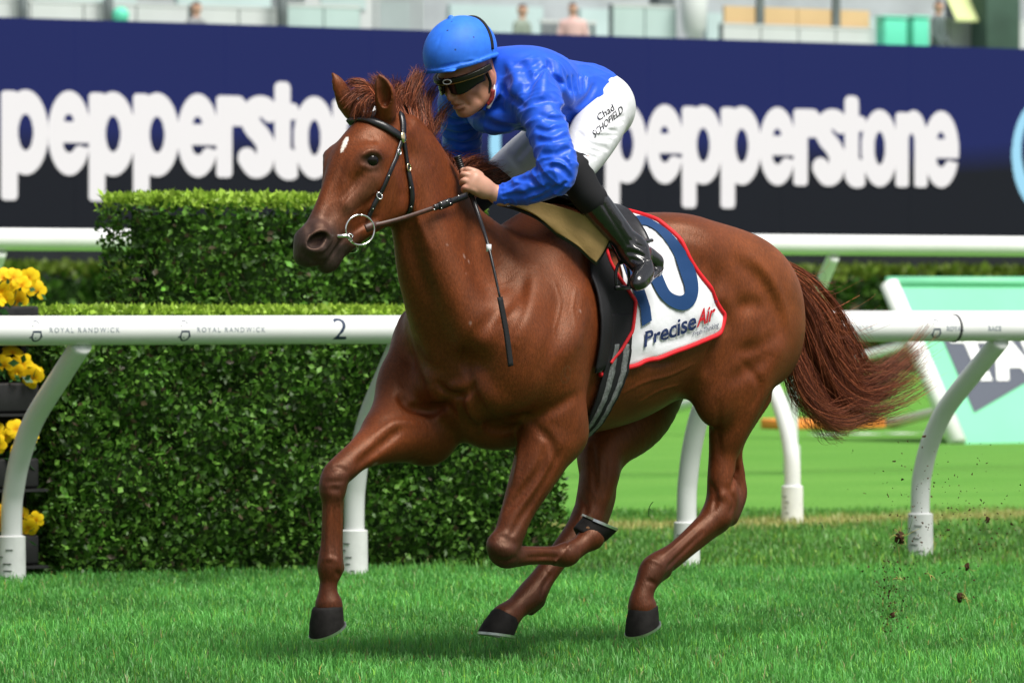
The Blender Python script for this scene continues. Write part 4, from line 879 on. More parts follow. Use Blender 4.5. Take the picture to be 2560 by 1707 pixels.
# '0' as a ring between survey marks, '1' beside it
out0 = [(1572, 556), (1600, 551), (1640, 566), (1680, 598), (1712, 640), (1732, 690), (1736, 735), (1724, 765), (1700, 777), (1668, 768), (1640, 742), (1618, 700), (1600, 650), (1584, 600)]
in0 = [(1590, 578), (1606, 572), (1630, 580), (1655, 602), (1678, 640), (1694, 690), (1704, 722), (1702, 738), (1688, 742), (1668, 732), (1654, 705), (1640, 668), (1622, 630), (1604, 596)]
n0 = 56; A0 = spline(out0 + out0[:1], 4)[:-1]; B0 = spline(in0 + in0[:1], 4)[:-1]; ringV = []; 
for t_ in (0, .5, 1): ringV += [tuple(a * (1 - t_) + b * t_) for a, b in zip(A0, B0)]
ringQ = [(r_ * n0 + i_, r_ * n0 + (i_ + 1) % n0, (r_ + 1) * n0 + (i_ + 1) % n0, (r_ + 1) * n0 + i_) for r_ in range(2) for i_ in range(n0)]
decal('numeral', ringV, ringQ, lambda x, y: (x, y), m_blue, cl)
one = [[(1542, 640), (1566, 640)], [(1560, 690), (1590, 688)], [(1578, 735), (1606, 733)], [(1594, 775), (1618, 770)], [(1597, 817), (1622, 803)]]
oneV = [p for r_ in one for p in (r_[0], ((r_[0][0] + r_[1][0]) / 2, (r_[0][1] + r_[1][1]) / 2), r_[1])]; decal('numeral', oneV, [(r_ * 3 + c_, r_ * 3 + c_ + 1, r_ * 3 + c_ + 4, r_ * 3 + c_ + 3) for r_ in range(4) for c_ in range(2)], lambda x, y: (x, y), m_blue, cl)
print_text('Precise', (1600, 868), (46, -17.8), (3.0, -54), m_navy, bold=.022, spacing=.98)
print_text('Air', (1733, 815), (31, -12.5), (10, -56), m_redp, bold=.022, spacing=.98)
print_text('Fresh Thinking', (1722, 842), (10.6, -4.4), (1.5, -19), m_navy, bold=.004); print_text('TM', (1771, 762), (9, -3.4), (1, -10), m_navy)
# ---- black pad with red edge under the saddle
pd = horse_thing('saddle_pad'); tag(pd, 'black saddle pad edged with red piping in front of the white cloth', 'saddle pad')
pb = ip([-120, -75, -40, 0, 38, 52, 75, 97, 111, 121], [.07, -.08, .0, -.03, .008, -.026, -.077, -.048, .004, .078]); pf = ip([-120, 0, 60, 121], [.15, .02, .13, .15])
drape('panel', pb, pf, -120, 121, 16, 70, .0235, m_pad, pd, .008)
piping('piping', barrel([pb(p) for p in np.linspace(22, 118, 34)], np.linspace(22, 118, 34), .024), .0065, m_red, pd)
# ---- girth
gi = horse_thing('girth'); tag(gi, 'black elastic girth strap with two grey stripes round the chest', 'girth')
gb = ip([-180, -140, -90, 90, 124, 143, 180], [.02, .0, -.04, -.052, -.033, .0, .02]); gf = ip([-180, -140, -90, 90, 121, 141, 180], [.12, .09, .06, .055, .082, .088, .12])
drape('strap', gb, gf, 84, 276, 8, 90, .0245, m_pad, gi, .006)
for a0, a1 in ((.10, .30), (.52, .76)):
    drape('stripe', lambda p, a=a0: gb(p if p <= 180 else p - 360) * (1 - a) + gf(p if p <= 180 else p - 360) * a, lambda p, a=a1: gb(p if p <= 180 else p - 360) * (1 - a) + gf(p if p <= 180 else p - 360) * a, 106, 172, 3, 40, .0265, m_elast, gi, .003)
# ---- saddle: small racing seat, tan front flap curling off the shoulder
sd = horse_thing('racing_saddle'); tag(sd, 'light racing saddle with a tan chamois front flap under the rider', 'saddle')
drape('seat', ip([-60, 0, 60], [-.20, -.22, -.20]), ip([-60, 0, 60], [.0, .06, .0]), -36, 36, 24, 26, .036, m_leath, sd, .014)
rows = [[J(1246, 506, .06), J(1330, 502, .14), J(1430, 526, .235), J(1531, 570, .31)], [J(1290, 518, .11), J(1370, 532, .18), J(1450, 562, .25), J(1522, 598, .30)], [J(1340, 540, .16), J(1408, 568, .215), J(1462, 602, .26), J(1507, 630, .29)], [J(1392, 578, .20), J(1440, 612, .24), J(1472, 640, .26), J(1490, 656, .275)]]
def patch(name, rows, mat_, parent, sub=6, th=.006):
    G = np.array([spline(r_, sub) for r_ in rows]); G = np.array([spline(G[:, j], sub) for j in range(G.shape[1])]).transpose(1, 0, 2); a, b = G.shape[:2]
    n_ = np.cross(np.gradient(G, axis=0), np.gradient(G, axis=1)); n_ /= np.linalg.norm(n_, axis=2, keepdims=True) + 1e-9; n = a * b; i = np.arange(n).reshape(a, b)
    p, q, r_, s_ = i[:-1, :-1].ravel(), i[:-1, 1:].ravel(), i[1:, 1:].ravel(), i[1:, :-1].ravel(); Q_ = [np.stack([p, q, r_, s_], 1), np.stack([s_, r_, q, p], 1) + n]
    for e in (i[0], i[-1][::-1], i[:, 0][::-1], i[:, -1]): Q_.append(np.stack([e[1:], e[:-1], e[:-1] + n, e[1:] + n], 1))
    return mobj(name, np.concatenate([G.reshape(-1, 3), (G + n_ * th).reshape(-1, 3)]), np.concatenate(Q_), mat_, parent)
patch('flap', rows, m_tan, sd); patch('flap', [[p * [1, -1, 1] for p in r_] for r_ in rows], m_tan, sd)
patch('flap_lining', [[p + (-.012, -.012, -.012) for p in r_] for r_ in rows], m_leath, sd)
st_ = horse_thing('stirrup'); tag(st_, 'small stirrup iron hanging on a black leather beside the rider\'s boot', 'stirrup')
a_ = J(1530, 610, .27); b_ = J(1556, 694, .30)
MB().tube(spline([J(1500, 560, .22), a_, b_ + (0, 0, .045)], 5), .007, 8).build('leather', m_leath, st_)
k = MB(); k.tube([b_ + (math.sin(t_) * .04 * .8, .0, math.cos(t_) * .055) for t_ in np.linspace(-2.2, 2.2, 18)], .0055, 8); k.tube([b_ + (-.034, 0, -.034), b_ + (.034, 0, -.034)], [.008, .008], 8); k.build('iron', m_leath, st_)
# ---- bridle
br_ = horse_thing('bridle'); tag(br_, 'black leather bridle with brass fittings and a ring bit on the horse\'s head', 'bridle')
def strap(name, marks, wd, mat_, parent, off=.004, th=.004, mirror=False, P=None):
    """flat strap lying on the skin along survey marks"""
    if P is None: P = skin(HF_, [tuple(m_) for m_ in spline(marks, 6)], off)
    for _ in range(3): P[1:-1] = (P[:-2] + 2 * P[1:-1] + P[2:]) / 4
    N_ = HF_.normal(P); d = np.gradient(P, axis=0); d /= np.linalg.norm(d, axis=1, keepdims=True); S_ = np.cross(d, N_); S_ /= np.linalg.norm(S_, axis=1, keepdims=True)
    for s in ((1, -1) if mirror else (1,)):
        m_ = np.array([1, s, 1]); rows_ = []
        for x, y in ((-1, 0), (-.8, 1), (.8, 1), (1, 0), (.8, -.6), (-.8, -.6)): rows_.append((P + S_ * wd / 2 * x + N_ * th * y) * m_)
        V_ = np.stack(rows_, 1).reshape(-1, 3); n = len(P); Q_ = [(i * 6 + k, i * 6 + (k + 1) % 6, (i + 1) * 6 + (k + 1) % 6, (i + 1) * 6 + k) for i in range(n - 1) for k in range(6)] + [(5, 4, 3, 2, 1, 0), tuple((n - 1) * 6 + k for k in range(6))]
        if s < 0: Q_ = [q[::-1] for q in Q_]
        mobj(name, V_, Q_, mat_, parent)
    return P
strap('browband', [(858, 316), (872, 302), (900, 300), (930, 306), (962, 320), (990, 338), (1000, 345)], .027, m_leath, br_, .007, .007)
hp = strap('headpiece', [(992, 272), (1000, 288), (1005, 310), (1004, 340)], .022, m_leath, br_, .006, .006, True)
strap('cheekpiece', [(1003, 345), (993, 375), (986, 398), (970, 435), (950, 482), (932, 515), (919, 545)], .0155, m_leath, br_, .006, .004, True)
strap('throatlash', [(1006, 350), (1012, 390), (1018, 430), (1027, 470), (1029, 505), (1020, 530)], .018, m_leath, br_, .006, .004, True)
def stud(name, mark, r, mat_, parent, off=.010, oval=1.0):
    p = skin(HF_, [mark], off)[0]; n_ = HF_.normal(p[None])[0]; bm = bmesh.new(); bmesh.ops.create_uvsphere(bm, u_segments=14, v_segments=10, radius=r); V_, Q_ = bm_arrays(bm); V_ = V_ - np.outer(V_ @ n_, n_) * .6; V_[:, 2] *= oval
    return mobj(name, V_ + p, Q_, mat_, parent)
def buckle(name, mark, r, mat_, parent, off=.010, ov=1.3, turn=0.0):
    p = skin(HF_, [mark], off)[0]; n_ = HF_.normal(p[None])[0]; u = np.cross((0, 0, 1), n_); u /= np.linalg.norm(u); v = np.cross(n_, u)
    u, v = u * math.cos(turn) + v * math.sin(turn), -u * math.sin(turn) + v * math.cos(turn)
    MB().tube([p + (u * math.cos(t_) + v * math.sin(t_) * ov) * r for t_ in np.linspace(0, 2 * math.pi, 20)], .0024, 6).build(name, mat_, parent)
stud('rosette', (1003, 345), .0155, m_brass, br_, .010, 1.25); buckle('buckle', (1016, 420), .0095, m_brass, br_); buckle('buckle', (946, 490), .0085, m_steel, br_, turn=.5); buckle('buckle', (993, 382), .007, m_steel, br_)
for mk in ((968, 440), (930, 520), (1020, 470), (1027, 515)): stud('rivet', mk, .0028, m_steel, br_, .010)
RC = skin(HF_, [(872, 560)], .02)[0]; RC = J(900, 575, RC[1] + .012)
k = MB(); k.tube([RC + (-math.sin(t_) * .052, .012 * math.sin(t_), math.cos(t_) * .049) for t_ in np.linspace(0, 2 * math.pi, 40)], .0034, 8); k.build('bit_ring', m_steel, br_)
k = MB(); k.tube([(RC + (-math.sin(t_) * .052, .012 * math.sin(t_), math.cos(t_) * .049)) * [1, -1, 1] for t_ in np.linspace(0, 2 * math.pi, 40)], .0034, 8); k.build('bit_ring', m_steel, br_)
bp_ = J(872, 590, RC[1]); MB().tube([bp_, bp_ * [1, .4, 1] + (.02, 0, .0), bp_ * [1, -.4, 1] + (.02, 0, .0), bp_ * [1, -1, 1]], .006, 8).build('mouthpiece', m_steel, br_)
MB().tube([bp_ + (.012, .005, .004), bp_ + (0, .012, -.012), bp_ + (-.012, .006, 0), bp_ + (0, .010, .006), bp_ + (.012, .005, .004)], .0035, 8).build('bit_loop', m_steel, br_)
MB().tube(spline([bp_ + (-.005, .006, -.012), J(893, 616, RC[1] * .8), J(891, 629, RC[1] * .3), J(868, 632, -RC[1] * .2), J(858, 628, -RC[1])], 5), .0028, 8).build('curb', m_steel, br_)
# ---- reins
rn = horse_thing('reins'); tag(rn, 'dark rein running from the bit ring to the rider\'s fist', 'reins')
def ribbon(name, P, wd, th, side, mat_, parent):
    P = np.array(P, float); d = np.gradient(P, axis=0); d /= np.linalg.norm(d, axis=1, keepdims=True); S_ = np.array(side, float)[None] - d * (d @ np.array(side, float))[:, None]; S_ /= np.linalg.norm(S_, axis=1, keepdims=True); N_ = np.cross(d, S_); V_ = np.stack([P + S_ * wd / 2 * x + N_ * th * y for x, y in ((-1, -1), (1, -1), (1, 1), (-1, 1))], 1).reshape(-1, 3); n = len(P)
    Q_ = [(i * 4 + k, i * 4 + (k + 1) % 4, (i + 1) * 4 + (k + 1) % 4, (i + 1) * 4 + k) for i in range(n - 1) for k in range(4)] + [(3, 2, 1, 0), tuple((n - 1) * 4 + k for k in range(4))]; return mobj(name, V_, Q_, mat_, parent)
r_a, r_m, r_b, r_c = J(926, 566, RC[1] + .004), J(1000, 548, .125), J(1085, 520, .140), J(1168, 488, .135)
ribbon('strap', spline([r_a, r_m, r_b], 8), .015, .0022, (0, 0, 1), m_brown, rn); ribbon('strap', spline([r_b, J(1125, 505, .142), r_c], 6), .020, .0035, (0, 0, 1), m_leath, rn)
ribbon('strap', spline([p * [1, -1, 1] for p in (r_a, r_m, r_b, r_c)], 6), .015, .0022, (0, 0, 1), m_brown, rn)
ribbon('loop', spline([J(914, 572, RC[1] + .002), J(930, 566, RC[1] + .010), J(948, 562, RC[1] + .008)], 4), .026, .003, (0, 0, 1), m_brown, rn)
ribbon('grip', spline([J(1098, 516, .143), J(1128, 504, .145)], 4), .026, .005, (0, 0, 1), m_leath, rn)
for u_, v_ in ((1086, 524), (1104, 521), (1103, 508), (1117, 503), (1126, 509), (1146, 490)):
    bm = bmesh.new(); bmesh.ops.create_icosphere(bm, subdivisions=1, radius=.0032); V_, Q_ = bm_arrays(bm); mobj('stud', V_ + J(u_, v_, .150), Q_, m_steel, rn)
# ---- whip
wh = horse_thing('racing_whip'); tag(wh, 'black racing whip held in the rider\'s left fist, hanging over the shoulder', 'whip')
W0, W1, W2, W3, W4, W5 = J(1143, 392, .085), J(1160, 440, .095), J(1180, 492, .115), J(1198, 545, .17), J(1222, 620, .265), J(1250, 745, .33)
W6 = J(1277, 915, .345)
MB().tube(spline([W0, W1, W2], 6), [.011] * 13, 12).build('handle', m_pad, wh); MB().tube([W0 - (W1 - W0) * .03, W0 + (W1 - W0) * .05], [.0145, .0135], 14).build('cap', m_leath, wh)
for t_ in np.linspace(.1, .9, 9): p = W0 * (1 - t_) + W1 * t_; d_ = (W1 - W0) / np.linalg.norm(W1 - W0); MB().tube([p - d_ * .0022, p + d_ * .0022], .0122, 12).build('grip_ring', m_leath, wh)
MB().tube(spline([W2, W3, W4, W5], 6), list(np.linspace(.0095, .0036, 19)), 10).build('shaft', m_leath, wh); MB().tube([W4 - (.0, 0, .012), W4 + (.0, 0, .012)], .0085, 10).build('collar', m_cloth, wh)
ribbon('flap', spline([W5 + (W4 - W5) * .02, W5 * .5 + W6 * .5 + (0, .004, 0), W6], 6), .026, .0035, (1, .3, 0), m_pad, wh)
print('tack', time.time() - T0)
# ================================================================ the rider
m_skin = mat('skin', (.56, .31, .225), .48, .4, noise=(30, .08), sub=.12, bump=(260, .08, .001), attr='Col')
m_silk = mat('royal_blue_silk', (.009, .085, .62), .44, .34, noise=(18, .10), bump=(30, .12, .008), sheen=.1)
m_white = mat('white_breeches', (.62, .63, .655), .62, .3, bump=(34, .25, .008)); m_boot = mat('black_boot', (.008, .008, .009), .16, .6, bump=(45, .25, .006), coat=.5); m_sock = mat('black_gaiter', (.010, .010, .012), .8, .25, bump=(200, .2, .001))
m_cap = mat('blue_cap_silk', (.026, .16, .74), .58, .28, noise=(34, .10), bump=(18, .12, .008)); m_lens = mat('smoked_lens', (.004, .004, .004), .12, .25, coat=.1); m_frame = mat('goggle_frame', (.010, .010, .006), .35, .3); m_gold = mat('gold_trim', (.34, .20, .06), .35, .5, metal=.6)
t = m_cap.node_tree; vo = t.nodes.new('ShaderNodeTexVoronoi'); vo.inputs['Scale'].default_value = 34; vm = t.nodes.new('ShaderNodeMapRange'); vm.inputs['From Min'].default_value = .10; vm.inputs['From Max'].default_value = .16; vm.inputs['To Min'].default_value = .85; vm.inputs['To Max'].default_value = 0
vs_ = t.nodes.new('ShaderNodeSeparateColor'); vt = t.nodes.new('ShaderNodeMath'); vt.operation = 'GREATER_THAN'; vt.inputs[1].default_value = .66; vx = t.nodes.new('ShaderNodeMath'); vx.operation = 'MULTIPLY'; vc = t.nodes.new('ShaderNodeMix'); vc.data_type = 'RGBA'; vc.inputs[7].default_value = (.012, .030, .10, 1)
bc = t.nodes['Principled BSDF'].inputs['Base Color']; sr = bc.links[0].from_socket; t.links.new([n for n in t.nodes if n.type == 'TEX_COORD'][0].outputs['Object'], vo.inputs['Vector']); t.links.new(vo.outputs['Distance'], vm.inputs['Value']); t.links.new(vo.outputs['Color'], vs_.inputs[0]); t.links.new(vs_.outputs[0], vt.inputs[0]); t.links.new(vm.outputs[0], vx.inputs[0]); t.links.new(vt.outputs[0], vx.inputs[1]); t.links.new(vx.outputs[0], vc.inputs[0]); t.links.new(sr, vc.inputs[6]); t.links.new(vc.outputs[2], bc)
BF = build_body(.0036); V, Q = BF.mesh()
C = np.repeat(np.array([[.40, .185, .115]]), len(V), 0)
lipc = hd(.094, 0, -.096); C = mixc(C, (.26, .085, .065), np.clip(1.3 - np.linalg.norm((V - lipc) * [1, .5, 1.6], axis=1) / .014, 0, 1) * .6)
for s in (1, -1):
    C = mixc(C, (.60, .24, .17), np.clip(1 - np.linalg.norm(V - hd(.065, s * .045, -.055), axis=1) / .03, 0, 1) * .5); C = mixc(C, (.58, .22, .17), np.clip(1.3 - np.linalg.norm(V - hd(-.016, s * .08, -.036), axis=1) / .035, 0, 1) * .6)
    C = mixc(C, (.10, .055, .035), np.clip(1.4 - seg_d(V, hd(-.035, s * .07, .0), hd(-.005, s * .072, -.025)) / .014, 0, 1) * .8)
C = mixc(C, (.38, .22, .165), np.clip(1 - seg_d(V, hd(.06, .04, -.12), hd(.06, -.04, -.12)) / .035, 0, 1) * .35)
hk = ARM_L[-1][0]; C = mixc(C, (.47, .25, .175), np.clip((.20 - np.linalg.norm(V - hk, axis=1)) / .05, 0, 1)); C = mixc(C, (.66, .27, .22), np.clip(1.2 - np.linalg.norm(V - J(1152, 470, .14), axis=1) / .03, 0, 1) * .6)
me = make_mesh('person', V, Q); vcol(me, 'Col', C); me.materials.append(m_skin)
rider = link(bpy.data.objects.new('person', me)); rider.location = (HX, HY, 0); rider.rotation_euler = (0, 0, HROT)
tag(rider, 'jockey in royal blue silks and cap crouching over the horse\'s neck, whip in hand', 'person')
JF = build_jacket(.004); mobj('silk_jacket', *JF.mesh(), m_silk, rider)
KF = build_breeches(.004); mobj('breeches', *KF.mesh(), m_white, rider)
for lf in (True, False):
    F_ = build_boot(lf, .0035); V, Q = F_.mesh(); S_ = SHIN_L if lf else SHIN_R
    b_ = mobj('boot', V, Q, m_boot, rider)
    G_ = Field(*[f_(np.array([s[0] for s in S_]), 0) + d_ for f_, d_ in ((np.min, -.09), (np.max, .09))], .004); tp = S_[0][0] * .3 + LEG_L[-1][0] * .7 if lf else S_[0][0]
    G_.chain([(tp, .0575), (S_[0][0], .058), (S_[1][0], .0565), (S_[1][0] * .55 + S_[2][0] * .45, .0555)], k=.0); mobj('gaiter', *G_.mesh(), m_sock, rider)
CF = build_helmet(.0035); cap = mobj('helmet', *CF.mesh(), m_cap, rider)
c_ = J(1150, 130); R_ = (.137, .112, .118)
dn = HF * -.95 + HU * .30; dn /= np.linalg.norm(dn); pl = []
for t_ in np.linspace(math.radians(8), math.radians(172), 40) if False else np.linspace(math.radians(-8), math.radians(188), 44):
    d_ = HS * math.cos(t_) + (HU * .93 - HF * .37) * math.sin(t_); o_ = c_ - HF * .052
    # where this direction from the band plane meets the cap
    lo_, hi_ = 0.0, .2
    for _ in range(22):
        m_ = (lo_ + hi_) / 2; p = o_ + d_ * m_ - c_; v_ = (p @ HF / R_[0]) ** 2 + (p @ HS / R_[1]) ** 2 + (p @ HU / R_[2]) ** 2; lo_, hi_ = (m_, hi_) if v_ < 1 else (lo_, m_)
    pl.append(o_ + d_ * (lo_ + .0015))
pl = np.array(pl); ribbon('elastic_band', pl, .012, .0016, tuple(HF), m_sock, cap)
for F_, nm, mm in zip(build_goggles(), ('goggle_lens', 'goggle_frame'), (m_lens, m_frame)): g_ = mobj(nm, *F_.mesh(), mm, rider)
fr = [hd(.119 * math.cos(a) , .099 * math.sin(a), -.012 - .0024 * (1 - math.cos(a))) for a in np.linspace(-1.5, 1.5, 30)]; MB().tube(np.array(fr) + 0, .0022, 6).build('gold_edge', m_gold, g_)
bd = hd(.1225, .028, .0); n_ = HF * .97 + HS * .25; u_ = np.cross(HU, n_); u_ /= np.linalg.norm(u_); MB().tube([bd + n_ * .003 + u_ * math.cos(a) * .016 + HU * math.sin(a) * .008 for a in np.linspace(0, 2 * math.pi, 24)], .0018, 6).build('badge', m_cloth, g_)
MB().tube(spline([hd(.0, .090, -.02), hd(-.012, .080, -.06), hd(.004, .062, -.10), hd(.02, .035, -.135), hd(.024, 0, -.142), hd(.02, -.035, -.135), hd(.004, -.062, -.10), hd(-.012, -.080, -.06)], 5), .0055, 6).build('chin_strap', m_sock, cap)
MB().tube(spline([hd(-.018, .074, -.085), hd(-.010, .066, -.112), hd(.002, .052, -.128)], 4), .009, 8).build('neck_scarf', mat('red_scarf', (.32, .03, .03), .7, noise=(60, .8)), rider)
MB().tube(spline([hd(-.034, .066, -.075), hd(-.020, .070, -.105), hd(.004, .050, -.142)], 4), .0065, 8).build('collar_lining', m_white, rider)
SF = ARM_L
# name printed on the breeches
for s_, o_, ex, ey in (('Chad', (1496, 305), (19, -14), (-9, -22)), ('SCHOFIELD', (1484, 347), (14.2, -13.0), (-6, -24))):
    print_text(s_, o_, ex, ey, m_sock, bold=.002, parent=rider, field=KF, off=.003, seg=.3)
# spur strap
MB().tube(spline([J(1596, 606, .375), J(1612, 604, .36), J(1630, 601, .345)], 3), [.0065] * 7, 8).build('spur', m_boot, rider)
print('rider', time.time() - T0)
# ================================================================ the setting
rng = np.random.default_rng(7)
RD = np.array([.8387, .5446]); RW = np.array([-.5446, .8387]); R0 = np.array([-.018, 25.795])      # rail line: along, away from camera, origin
def rl(s, w, z=0.0, o=R0): p = o + RD * s + RW * w; return np.array([p[0], p[1], z])
RANG = math.atan2(RD[1], RD[0])
def ground_z(x, y):
    k = np.clip(((np.asarray(x, float) - R0[0]) * RW[0] + (np.asarray(y, float) - R0[1]) * RW[1] - 24.5) / 5.4, 0, 1); return .45 * k * k * (3 - 2 * k)
# ---- lawn: one sheet to the horizon
m_lawn = mat('lawn_turf', (.05, .15, .03), .9, .1)
t = m_lawn.node_tree; b = t.nodes['Principled BSDF']; L = t.links.new
tc = t.nodes.new('ShaderNodeTexCoord'); mp = t.nodes.new('ShaderNodeMapping'); mp.inputs['Rotation'].default_value = (0, 0, -RANG); L(tc.outputs['Object'], mp.inputs['Vector'])
mp2 = t.nodes.new('ShaderNodeMapping'); mp2.inputs['Scale'].default_value = (.5, .9, 1); L(mp.outputs[0], mp2.inputs['Vector'])
n1 = t.nodes.new('ShaderNodeTexNoise'); n1.inputs['Scale'].default_value = 1.1; n1.inputs['Detail'].default_value = 6; L(mp2.outputs[0], n1.inputs['Vector'])
n2 = t.nodes.new('ShaderNodeTexNoise'); n2.inputs['Scale'].default_value = 30; n2.inputs['Detail'].default_value = 4; L(tc.outputs['Object'], n2.inputs['Vector'])
cr = t.nodes.new('ShaderNodeValToRGB'); cr.color_ramp.elements[0].color = (.085, .235, .034, 1); cr.color_ramp.elements[1].color = (.115, .275, .046, 1)
cr.color_ramp.elements[0].position = .3; cr.color_ramp.elements[1].position = .7; L(n1.outputs['Fac'], cr.inputs['Fac'])
mx = t.nodes.new('ShaderNodeMix'); mx.data_type = 'RGBA'; mx.blend_type = 'OVERLAY'; mx.inputs['Factor'].default_value = .5; L(cr.outputs[0], mx.inputs[6]); L(n2.outputs['Fac'], mx.inputs[7])
# worn, straw-coloured strip of turf along the second rail
sx = t.nodes.new('ShaderNodeSeparateXYZ'); L(mp.outputs[0], sx.inputs[0])
mr = t.nodes.new('ShaderNodeMath'); mr.operation = 'SUBTRACT'; L(sx.outputs['Y'], mr.inputs[0]); mr.inputs[1].default_value = float(np.array([1.546, 31.37]) @ RW) - .15
ab = t.nodes.new('ShaderNodeMath'); ab.operation = 'ABSOLUTE'; L(mr.outputs[0], ab.inputs[0])
ns = t.nodes.new('ShaderNodeMath'); ns.operation = 'MULTIPLY_ADD'; L(n1.outputs['Fac'], ns.inputs[0]); ns.inputs[1].default_value = -1.3; L(ab.outputs[0], ns.inputs[2])
sm = t.nodes.new('ShaderNodeMapRange'); sm.interpolation_type = 'SMOOTHSTEP'; sm.inputs['From Min'].default_value = .45; sm.inputs['From Max'].default_value = -.15; L(ns.outputs[0], sm.inputs['Value'])
m3 = t.nodes.new('ShaderNodeMix'); m3.data_type = 'RGBA'; m3.inputs[7].default_value = (.34, .33, .11, 1); L(sm.outputs[0], m3.inputs[0]); L(mx.outputs[2], m3.inputs[6]); 
# thatch and soil tone short of the second rail, darkened to cut green bounce
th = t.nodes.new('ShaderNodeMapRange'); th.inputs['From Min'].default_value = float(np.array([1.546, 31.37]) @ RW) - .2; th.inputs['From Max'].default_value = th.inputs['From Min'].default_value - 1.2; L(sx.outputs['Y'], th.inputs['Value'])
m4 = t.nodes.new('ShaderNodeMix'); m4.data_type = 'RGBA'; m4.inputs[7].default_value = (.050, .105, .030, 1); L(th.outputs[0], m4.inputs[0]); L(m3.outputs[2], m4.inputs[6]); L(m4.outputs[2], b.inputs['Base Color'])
ys = np.unique(np.concatenate([np.linspace(-20, 12, 12), np.linspace(12, 48, 40), np.linspace(48, 64, 30), np.linspace(64, 200, 20), np.linspace(200, 1500, 12)]))
xs = np.unique(np.concatenate([np.linspace(-900, -30, 14), np.linspace(-30, 30, 40), np.linspace(30, 900, 14)]))
GX, GY = np.meshgrid(xs, ys); GZ = ground_z(GX, GY)
nx, ny = len(xs), len(ys); i = np.arange(nx * ny).reshape(ny, nx)
Q = np.stack([i[:-1, :-1].ravel(), i[:-1, 1:].ravel(), i[1:, 1:].ravel(), i[1:, :-1].ravel()], 1)
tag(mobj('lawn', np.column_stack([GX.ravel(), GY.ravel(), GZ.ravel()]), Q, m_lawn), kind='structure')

# ---- grass blades
m_grass = add_translucent(mat('grass_blade', (.05, .16, .03), .45, .35, attr='Col'), .4)
def grass(name, label, n, ybeg, yend, hmin, hmax, wd, mask=None, pale=.03, seed=1, margin=1.2, tint=None):
    r = np.random.default_rng(seed); Y = []; X = []
    y = np.sqrt(r.uniform(ybeg ** 2, yend ** 2, n)); x = r.uniform(-1, 1, n) * (.0915 * y + margin)
    if mask is not None: k = mask(x, y); x, y = x[k], y[k]
    n = len(x); z = ground_z(x, y)
    # tufts: neighbouring blades share lean and tone
    cl = np.sin(x * 9.1 + np.sin(y * 5.3) * 2) * np.sin(y * 7.7 + np.sin(x * 4.1) * 2); cl2 = np.sin(x * 2.3 + 1.7 * np.sin(y * 1.1)) * np.sin(y * 1.9 + 1.3 * np.sin(x * 1.7))
    h = r.uniform(hmin, hmax, n) * (1 + .28 * cl + .18 * cl2); a = r.uniform(0, 2 * math.pi, n); lean = r.uniform(.1, 1.0, n) ** 1.2 * h * .95
    dx, dy = np.cos(a) * lean, np.sin(a) * lean; b = a + math.pi / 2 + r.normal(0, .5, n); wx, wy = np.cos(b) * wd, np.sin(b) * wd
    w0 = r.uniform(.6, 1.3, n)
    V = np.empty((n, 5, 3), np.float32)
    V[:, 0] = np.stack([x - wx * w0, y - wy * w0, z - .004], 1); V[:, 1] = np.stack([x + wx * w0, y + wy * w0, z - .004], 1)
    mxp, myp = x + dx * .35, y + dy * .35; zm = z + h * .62
    V[:, 2] = np.stack([mxp - wx * w0 * .8, myp - wy * w0 * .8, zm], 1); V[:, 3] = np.stack([mxp + wx * w0 * .8, myp + wy * w0 * .8, zm], 1)
    V[:, 4] = np.stack([x + dx, y + dy, z + h * (1 - .25 * (lean / h) ** 2)], 1)
    o = np.arange(n)[:, None] * 5
    T = np.concatenate([o + [0, 1, 3], o + [0, 3, 2], o + [2, 3, 4]], 1).reshape(-1, 3)
    g = np.array([.108, .360, .070]) if tint is None else np.array(tint)
    C = g * (1 + .30 * r.normal(0, 1, n).clip(-2, 2)[:, None] * np.array([.7, .6, .7])) * (1 + .17 * cl + .24 * cl2)[:, None]
    k = r.random(n) < pale; C[k] = np.array([.36, .38, .17]) * r.uniform(.6, 1.1, (k.sum(), 1))
    k = r.random(n) < .10; C[k] *= np.array([1.8, 1.25, .8])
    w2 = (x - 1.546) * RW[0] + (y - 31.37) * RW[1] + .15; k = np.clip(1.15 - np.abs(w2) / .55 + .35 * cl2, 0, 1)[:, None] * .85; C = C * (1 - k) + np.array([.40, .38, .15]) * k * r.uniform(.7, 1.2, (n, 1))      # worn strip by the second rail
    C = np.repeat(np.clip(C, .004, .9)[:, None, :], 5, 1)
    me = make_mesh(name, V.reshape(-1, 3), T, True); vcol(me, 'Col', C.reshape(-1, 3)); me.materials.append(m_grass)
    return tag(link(bpy.data.objects.new(name, me)), label, 'grass', kind='stuff')
def front_of_hedge(x, y):
    w = (x - R0[0]) * RW[0] + (y - R0[1]) * RW[1]; s = (x - R0[0]) * RD[0] + (y - R0[1]) * RD[1]
    return ~((w > .32) & (s < .45))
grass('grass', 'short bright green turf across the foreground racetrack', 270000, 15.5, 25.6, .018, .050, .0020, front_of_hedge, .022, 3)
grass('grass', 'softly blurred green turf between the white rails', 75000, 25.6, 33, .022, .05, .0034, front_of_hedge, .03, 4, tint=(.112, .30, .052))

